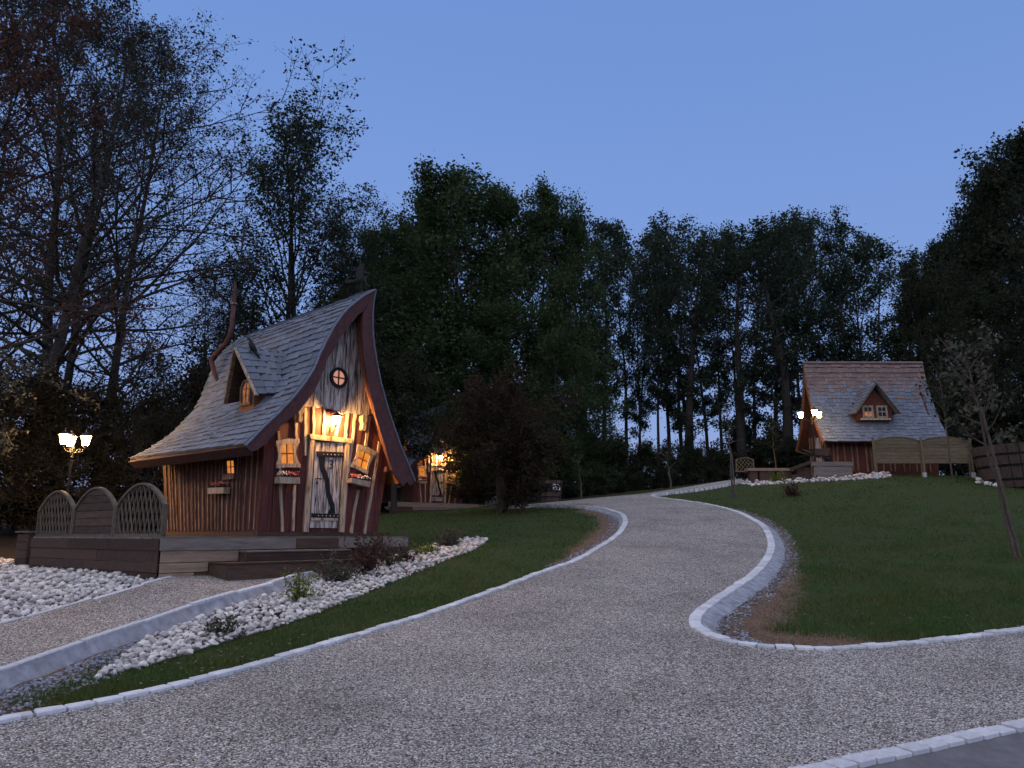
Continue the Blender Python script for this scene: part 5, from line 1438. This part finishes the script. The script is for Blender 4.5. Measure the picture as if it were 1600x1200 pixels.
def gen_tree(seed, h, r0, base, spread, nl, nb, nt, nleaf, lsize, shape, elev, bark, leafm, stems=1, wob=.08, trunk_wob=.03, leafjit=.10, limb_up=.04, droop=0.0):
    rng = np.random.default_rng(seed); tb = Tubes(); LP = []
    sx = np.linspace(0, 1, len(shape))
    for st in range(stems):
        d0 = unit(np.array([rng.normal(0, .04)+(.11*(st-(stems-1)/2)), rng.normal(0, .05), 1]))
        hh = h*(1-.07*st)
        P, _ = path(rng, (0, 0, -.3), d0, hh+.3, 14, trunk_wob, .05)
        rad = r0*(1-np.linspace(0, 1, 14)**1.1*.93); rad[0] *= 1.35
        tb.add(P, rad, 8)
        for i in range(nl//stems):
            t = (i+rng.random())/(nl//stems); f = base+(1-base)*t**.9
            q = f*13; k0 = min(12, int(q)); p = P[k0]+(P[k0+1]-P[k0])*(q-k0)
            az = i*2.399+rng.normal(0, .4)
            el = math.radians(np.interp(t, [0, 1], elev)+rng.normal(0, 9))
            Ll = spread*np.interp(t, sx, shape)*rng.choice([rng.uniform(.55, .95), rng.uniform(.9, 1.25), rng.uniform(1.2, 1.5)], p=[.35, .5, .15])
            d = np.array([math.cos(az)*math.cos(el), math.sin(az)*math.cos(el), math.sin(el)])
            rl = min(rad[k0]*.5, .012+.014*Ll)
            B, dd = path(rng, p, d, Ll, 7, wob, limb_up)
            tb.add(B, rl*(1-np.linspace(0, 1, 7)*.85), 5)
            for j in range(nb):
                s = .2+.8*(j+rng.random())/nb; q2 = s*6; a0 = min(5, int(q2)); pb = B[a0]+(B[a0+1]-B[a0])*(q2-a0)
                td = unit(B[a0+1]-B[a0]); rd = unit(np.cross(td, rng.normal(size=3)))
                d2 = unit(td*.75+rd*.8+np.array([0, 0, .12-droop]))
                L2 = Ll*.42*(1.15-.6*s)*rng.uniform(.7, 1.3)
                D, _ = path(rng, pb, d2, L2, 5, wob*1.4, .05-droop)
                tb.add(D, max(.006, rl*.42)*(1-np.linspace(0, 1, 5)*.8), 4)
                for m in range(nt):
                    s3 = .25+.75*(m+rng.random())/nt; q3 = s3*4; b0 = min(3, int(q3)); pt = D[b0]+(D[b0+1]-D[b0])*(q3-b0)
                    d3 = unit(unit(D[b0+1]-D[b0])*.7+unit(rng.normal(size=3))*.9+np.array([0, 0, .08-droop]))
                    L3 = max(.18, L2*.45*rng.uniform(.6, 1.3))
                    E_, _ = path(rng, pt, d3, L3, 4, wob*1.6, .03-droop)
                    tb.add(E_, np.array([.0085, .007, .005, .003])*max(1, r0*4), 3)
                    tt = rng.random(nleaf)**.7; qq = tt*3; c0 = np.minimum(2, qq.astype(int))
                    LP.append(E_[c0]+(E_[c0+1]-E_[c0])*(qq-c0)[:, None]+rng.normal(0, leafjit, (nleaf, 3)))
    LP = np.vstack(LP)
    V, T = leaf_arrays(LP, lsize*rng.uniform(.55, 1.25, len(LP)), rng)
    return tb.mesh('trunk', M[bark]), quick_mesh('crown', V, tris=T, mat=M[leafm]), float(np.percentile(LP[:, 2], 99.7))

KIND = {
 'spread': [gen_tree(s, 20, .22, .16, 6.2, 34, 9, 6, 7, .06, [.55, 1, 1, .85, .6, .25], (12, 62), 'bark_grey', 'leaf_young', wob=.10, leafjit=.12) for s in (1, 2, 3)],
 'copper': [gen_tree(5, 17, .2, .35, 4.6, 26, 8, 5, 12, .06, [.6, 1, .9, .5], (15, 60), 'bark', 'leaf_brown', leafjit=.12)],
 'upright': [gen_tree(s, 19, .2, .14, 4.9, 46, 8, 5, 9, .085, [.6, .9, 1, 1, .9, .6], (34, 68), 'bark', 'leaf_wood', stems=2, limb_up=.08, leafjit=.18) for s in (11, 12)],
 'dense': [gen_tree(s, 17, .22, .04, 3.9, 46, 8, 5, 17, .095, [.85, 1, 1, .92, .75, .4], (15, 66), 'bark', 'leaf_green', leafjit=.24) for s in (21, 22, 23)],
 'denseR': [gen_tree(s, 17, .22, .06, 4.0, 42, 8, 5, 11, .10, [.8, 1, 1, .88, .65, .35], (15, 66), 'bark', 'leaf_dark', leafjit=.22) for s in (31, 32, 33)],
 'wood': [gen_tree(s, 19, .17, .34, 2.9, 28, 7, 5, 7, .105, [.25, .5, .8, 1, .95, .55], (25, 64), 'bark', 'leaf_wood', trunk_wob=.035, leafjit=.2) for s in (41, 42, 43, 44)],
 'woodthick': [gen_tree(s, 19, .36, .22, 3.8, 28, 7, 5, 7, .105, [.4, .6, .9, 1, .9, .4], (15, 58), 'bark', 'leaf_wood', trunk_wob=.035, leafjit=.2) for s in (51, 52)],
 'bush': [gen_tree(s, 5, .06, .03, 2.3, 36, 7, 4, 12, .06, [1, 1, .95, .8, .5], (12, 62), 'bark_grey', 'leaf_bush', stems=2, wob=.12, leafjit=.14) for s in (61, 62, 63)],
 'scrub': [gen_tree(s, 3.5, .05, .02, 2.1, 26, 6, 4, 15, .085, [1, 1, .9, .6], (10, 60), 'bark', 'leaf_dark', stems=2, wob=.12, leafjit=.16) for s in (71, 72, 73)],
 'evergreen': [gen_tree(81, 5.4, .20, .26, 2.9, 34, 8, 5, 15, .07, [.8, 1, 1, .9, .6], (4, 60), 'bark', 'leaf_red', stems=2, droop=.02, leafjit=.13)],
 'evergreen3': [gen_tree(83, 6.2, .16, .52, 2.5, 34, 8, 5, 14, .075, [.8, 1, 1, .9, .6], (4, 60), 'bark', 'leaf_dark', leafjit=.15)],
 'evergreen2': [gen_tree(82, 3.4, .07, .05, 1.3, 22, 6, 4, 12, .06, [.9, 1, .8, .5], (10, 60), 'bark', 'leaf_red', leafjit=.1)],
}
NAME = {'spread': 'broadleaf_tree', 'copper': 'copper_tree', 'upright': 'upright_tree', 'dense': 'leafy_tree', 'denseR': 'dark_leafy_tree', 'wood': 'slender_tree', 'woodthick': 'thick_trunk_tree', 'bush': 'bush', 'scrub': 'undergrowth_shrub', 'evergreen': 'dark_broadleaf_tree', 'evergreen2': 'dark_shrub', 'evergreen3': 'dark_spreading_tree'}
GROUP = {'spread': 'open twiggy trees at the left edge', 'upright': 'upright sparse trees behind the near cabin', 'dense': 'dense green trees in the middle', 'denseR': 'dark trees at the right edge', 'wood': 'slender trees of the far wood', 'woodthick': 'thick trunks of the far wood', 'bush': 'bushes behind the left lamp', 'scrub': 'shrubs along the wood edge'}
LAB = {
 'spread': 'tall twiggy tree with sparse young leaves at the left of the sky',
 'copper': 'near tree with copper brown leaves in the top left corner',
 'upright': 'tall sparse upright tree against the sky behind the near cabin',
 'dense': 'dense dark green leafy tree in the mass behind the drive',
 'denseR': 'dense almost black tree towards the right edge',
 'wood': 'slender dark tree of the far wood against the blue sky',
 'woodthick': 'thick dark trunk in the far wood left of the hill cabin',
 'bush': 'dull brown green bush in the thicket behind the left lamp post',
 'scrub': 'low dark shrub along the edge of the wood',
 'evergreen': 'low spreading tree with dull reddish leaves beside the drive bend',
 'evergreen3': 'dark spreading tree that hides the roof of the far crooked cabin',
 'evergreen2': 'small dark shrub right of the low spreading tree trunk',
}
def place_tree(kind, var, x, y, h, k, lab=None):
    tm, cm, h0 = KIND[kind][var]; s = h/h0
    E = empty(NAME[kind], (x, y, z1(x, y)-LOW), (k*2.4) % 6.28)
    w_ = s**.75*(1+.22*math.sin(k*7.3)); E.scale = (w_, w_, s)
    tag(E, lab or LAB[kind], 'bush' if kind in ('bush', 'scrub', 'evergreen2') else 'tree', GROUP.get(kind))
    link('trunk', tm, None, E); link('crown', cm, None, E)
    return E
ORD = ['first', 'second', 'third', 'fourth', 'fifth', 'sixth', 'seventh', 'eighth', 'ninth', 'tenth', 'eleventh', 'twelfth', 'thirteenth', 'fourteenth', 'fifteenth', 'sixteenth', 'seventeenth', 'eighteenth', 'nineteenth', 'twentieth', 'twenty-first', 'twenty-second', 'twenty-third', 'twenty-fourth', 'twenty-fifth', 'twenty-sixth', 'twenty-seventh', 'twenty-eighth', 'twenty-ninth', 'thirtieth'] + ['thirty-'+q for q in ('first', 'second', 'third', 'fourth', 'fifth', 'sixth', 'seventh', 'eighth', 'ninth')] + ['fortieth'] + ['forty-'+q for q in ('first', 'second', 'third', 'fourth', 'fifth')]
ROW = {'spread': 'tall twiggy tree with sparse young leaves, {} from the left edge', 'upright': 'tall sparse upright tree against the sky, {} from the left behind the near cabin',
       'dense': 'dense green leafy tree, {} from the left in the middle mass', 'denseR': 'dense almost black tree, {} from the left in the right-hand mass',
       'wood': 'slender dark tree, {} from the left in the far wood', 'woodthick': 'thick dark trunk, {} from the left among the thick trunks of the far wood',
       'bush': 'dull brown green bush, {} from the left in the thicket by the left lamp', 'scrub': 'low dark shrub, {} from the left along the edge of the wood'}
for kind in ROW:
    ks = sorted([i for i, t in enumerate(TREES) if t[0] == kind], key=lambda i: TREES[i][2]/TREES[i][3])
    for r_, i in enumerate(ks): TREES[i] = tuple(TREES[i][:5]) + (ROW[kind].format(ORD[r_]),)
for k, t in enumerate(TREES):
    place_tree(*t[:5], k, t[5] if len(t) > 5 else None)

# ---- young trees on stakes
def sapling(label, base, top, r, nl, leafm, seed, lsize=.05, spread=.8, cb=.45, stake=None, nleaf=7):
    rng = np.random.default_rng(seed); tb = Tubes(); LP = []
    b = np.array(base); t = np.array(top); n = 12
    P = b+(t-b)*np.linspace(0, 1, n)[:, None]; P[1:-1] += rng.normal(0, .022, (n-2, 3)); P[0, 2] -= .1
    tb.add(P, r*(1-np.linspace(0, 1, n)*.75), 7)
    for i in range(nl):
        f = cb+(1-cb)*(i+rng.random())/nl; q = f*(n-1); k0 = min(n-2, int(q)); p = P[k0]+(P[k0+1]-P[k0])*(q-k0)
        az = i*2.4+rng.normal(0, .3); el = math.radians(rng.uniform(15, 60))
        B, _ = path(rng, p, (math.cos(az)*math.cos(el), math.sin(az)*math.cos(el), math.sin(el)), spread*rng.uniform(.5, 1.1), 6, .14, .05)
        tb.add(B, r*.38*(1-np.linspace(0, 1, 6)*.8), 4)
        for j in range(5):
            q2 = rng.uniform(1, 5); a0 = min(4, int(q2)); pb = B[a0]+(B[a0+1]-B[a0])*(q2-a0)
            D, _ = path(rng, pb, rng.normal(size=3)+np.array([0, 0, .3]), spread*.35, 4, .2, .05)
            tb.add(D, r*.12*(1-np.linspace(0, 1, 4)*.7), 3)
            if nleaf: LP.append(D[rng.integers(1, 4, nleaf)]+rng.normal(0, .06, (nleaf, 3)))
    E = empty('young_tree', tuple(base)); tag(E, label, 'tree')
    mt = tb.mesh('trunk', M['stake']); o = link('trunk', mt, None, E); o.location = -Vector(base)
    if LP:
        LP = np.vstack(LP); V, T = leaf_arrays(LP, lsize*rng.uniform(.6, 1.2, len(LP)), rng)
        o = link('crown', quick_mesh('crown', V, tris=T, mat=M[leafm]), None, E); o.location = -Vector(base)
    if stake:
        a, b2 = stake; o = MB().tube([a, b2], .028, 6).build('stake', M['stake'], E); o.location = -Vector(base)
    return E
gz = lambda x, y: z1(x, y)-LOW
sapling('leaning young tree tied to a stake on the right lawn', (9.53, 14.92, gz(9.53, 14.92)), (9.05, 15.0, 5.1), .045, 16, 'leaf_grey', 5, lsize=.06, spread=1.0, cb=.52, stake=((9.58, 14.86, gz(9.58, 14.86)-.1), (9.18, 14.9, 4.05)), nleaf=8)
sapling('thin young tree standing before the right low fence panel', (16.1, 28.3, gz(16.1, 28.3)), (16.08, 28.35, 7.6), .04, 14, 'leaf_dark', 6, lsize=.06, spread=1.0, cb=.45)
sapling('thin bare young tree at the left edge of the right lawn', (7.65, 26.88, gz(7.65, 26.88)), (7.60, 26.9, 5.9), .04, 7, 'leaf_dark', 7, lsize=.05, spread=.6, cb=.6, nleaf=2, stake=((7.72, 26.84, gz(7.7, 26.8)-.1), (7.66, 26.86, 4.4)))
sapling('thin pale young tree beside the small barrel', (2.89, 31.9, gz(2.89, 31.9)), (2.72, 31.95, 4.6), .04, 5, 'leaf_dark', 8, lsize=.05, spread=.5, cb=.6, nleaf=3)
sapling('thin pale young tree at the crest of the drive', (6.5, 31.6, gz(6.5, 31.6)), (6.35, 31.7, 4.9), .045, 6, 'leaf_dark', 9, lsize=.06, spread=.8, cb=.5, nleaf=5)
sapling('thin young tree behind the timber bench on the hill', (10.9, 31.9, gz(10.9, 31.9)), (10.85, 31.9, 6.2), .035, 8, 'leaf_dark', 10, lsize=.06, spread=.6, cb=.5, nleaf=6)

# overhanging branch lit by the left lamp
ct = next(o for o in C.objects if o.name.startswith('copper_tree')); bpy.context.view_layer.update()
br = empty('hanging_branch', (ct.location.x+.05, ct.location.y, 6.0)); br.parent = ct; br.matrix_parent_inverse = ct.matrix_world.inverted()
rng = np.random.default_rng(12); tb = Tubes(); LP = []
for (d, L_) in (((.95, .0, -.36), 3.9), ((.9, .12, -.55), 3.7), ((.8, -.1, -.16), 3.2)):
    B, _ = path(rng, (0, 0, 0), d, L_, 9, .10, -.02); tb.add(B, .03*(1-np.linspace(0, 1, 9)*.85), 5)
    for j in range(12):
        q = rng.uniform(3, 8); a0 = min(7, int(q)); pb = B[a0]+(B[a0+1]-B[a0])*(q-a0)
        D, _ = path(rng, pb, unit(B[a0+1]-B[a0])+rng.normal(0, .6, 3), rng.uniform(.3, .8), 5, .2, .0); tb.add(D, .009*(1-np.linspace(0, 1, 5)*.7), 3)
        LP.append(D[rng.integers(1, 5, 14)]+rng.normal(0, .05, (14, 3)))
link('branch', tb.mesh('branch', M['bark_grey']), None, br)
LP = np.vstack(LP); V, T = leaf_arrays(LP, .045*rng.uniform(.6, 1.3, len(LP)), rng); link('leaves', quick_mesh('leaves', V, tris=T, mat=M['leaf_grey']), None, br)

# ---- shrubs in the stone bed
def shrub(label, p, r, h, leafm, n, lsize, seed, upright=.7, name='shrub'):
    rng = np.random.default_rng(seed); tb = Tubes(); LP = []
    E = empty(name, (p[0], p[1], gz(p[0], p[1]))); tag(E, label, 'shrub')
    for i in range(n):
        az = rng.uniform(0, 6.28); el = math.radians(rng.uniform(35, 88)*upright+20*(1-upright))
        L_ = h*rng.uniform(.65, 1.1)
        d = np.array([math.cos(az)*math.cos(el)*r/h*2, math.sin(az)*math.cos(el)*r/h*2, math.sin(el)])
        B, _ = path(rng, (rng.normal(0, .03), rng.normal(0, .03), -.03), d, L_, 6, .14, .04)
        tb.add(B, .006*(1-np.linspace(0, 1, 6)*.7), 3)
        k = 26
        q = rng.uniform(.8, 5, k); a0 = np.minimum(4, q.astype(int)); LP.append(B[a0]+(B[a0+1]-B[a0])*(q-a0)[:, None]+rng.normal(0, lsize*1.1, (k, 3)))
    link('stems', tb.mesh('stems', M['bark']), None, E)
    LP = np.vstack(LP); LP[:, 2] = np.maximum(LP[:, 2], .01)
    V, T = leaf_arrays(LP, lsize*rng.uniform(.6, 1.25, len(LP)), rng); link('leaves', quick_mesh('leaves', V, tris=T, mat=M[leafm]), None, E)
    return E
shrub('small dark variegated shrub at the near end of the stone bed', P_shrub_a, .2, .34, 'leaf_grey', 16, .026, 1)
s_ = shrub('yellow green shrub with white flowers beside the path kerb', P_shrub_b, .22, .52, 'leaf_lime', 22, .026, 2, .85)
rng = np.random.default_rng(4); V, T = leaf_arrays(rng.normal(0, .1, (26, 3))+[0, 0, .25], .03, rng); link('flowers', quick_mesh('flowers', V, tris=T, mat=M['petal_white']), None, s_)
shrub('tiny plum red plant in the middle of the stone bed', P_shrub_c, .1, .17, 'leaf_plum', 7, .026, 3, .5, 'plant')
shrub('tiny dark plant nearest the path kerb in the stone bed', P_shrub_c2, .07, .12, 'leaf_plum', 5, .022, 4, .5, 'plant')
shrub('grey leafy shrub before the deck steps', P_shrub_d, .36, .62, 'leaf_grey', 34, .026, 5)
shrub('tall dark shrub with reddish tips in the stone bed', P_shrub_e, .32, .85, 'leaf_plum', 34, .03, 6, .85)
shrub('dark bushy shrub right of the tall reddish one', P_shrub_f, .30, .66, 'leaf_grey', 28, .028, 7)
shrub('low plum shrub at the right end of the deck', P_shrub_h, .16, .36, 'leaf_plum', 14, .028, 8)
shrub('low yellow green shrub near the far end of the stone bed', P_shrub_g, .24, .36, 'leaf_lime', 24, .026, 9)
shrub('round grey green shrub at the far tip of the stone bed', P_shrub_i, .34, .55, 'leaf_grey', 36, .028, 10)
shrub('yellow green shrub before the timber bench on the hill', P_shrub_j, .3, .55, 'leaf_lime', 26, .032, 11)
shrub('small dark red shrub on the right lawn', P_shrub_k, .24, .5, 'leaf_plum', 20, .04, 12)
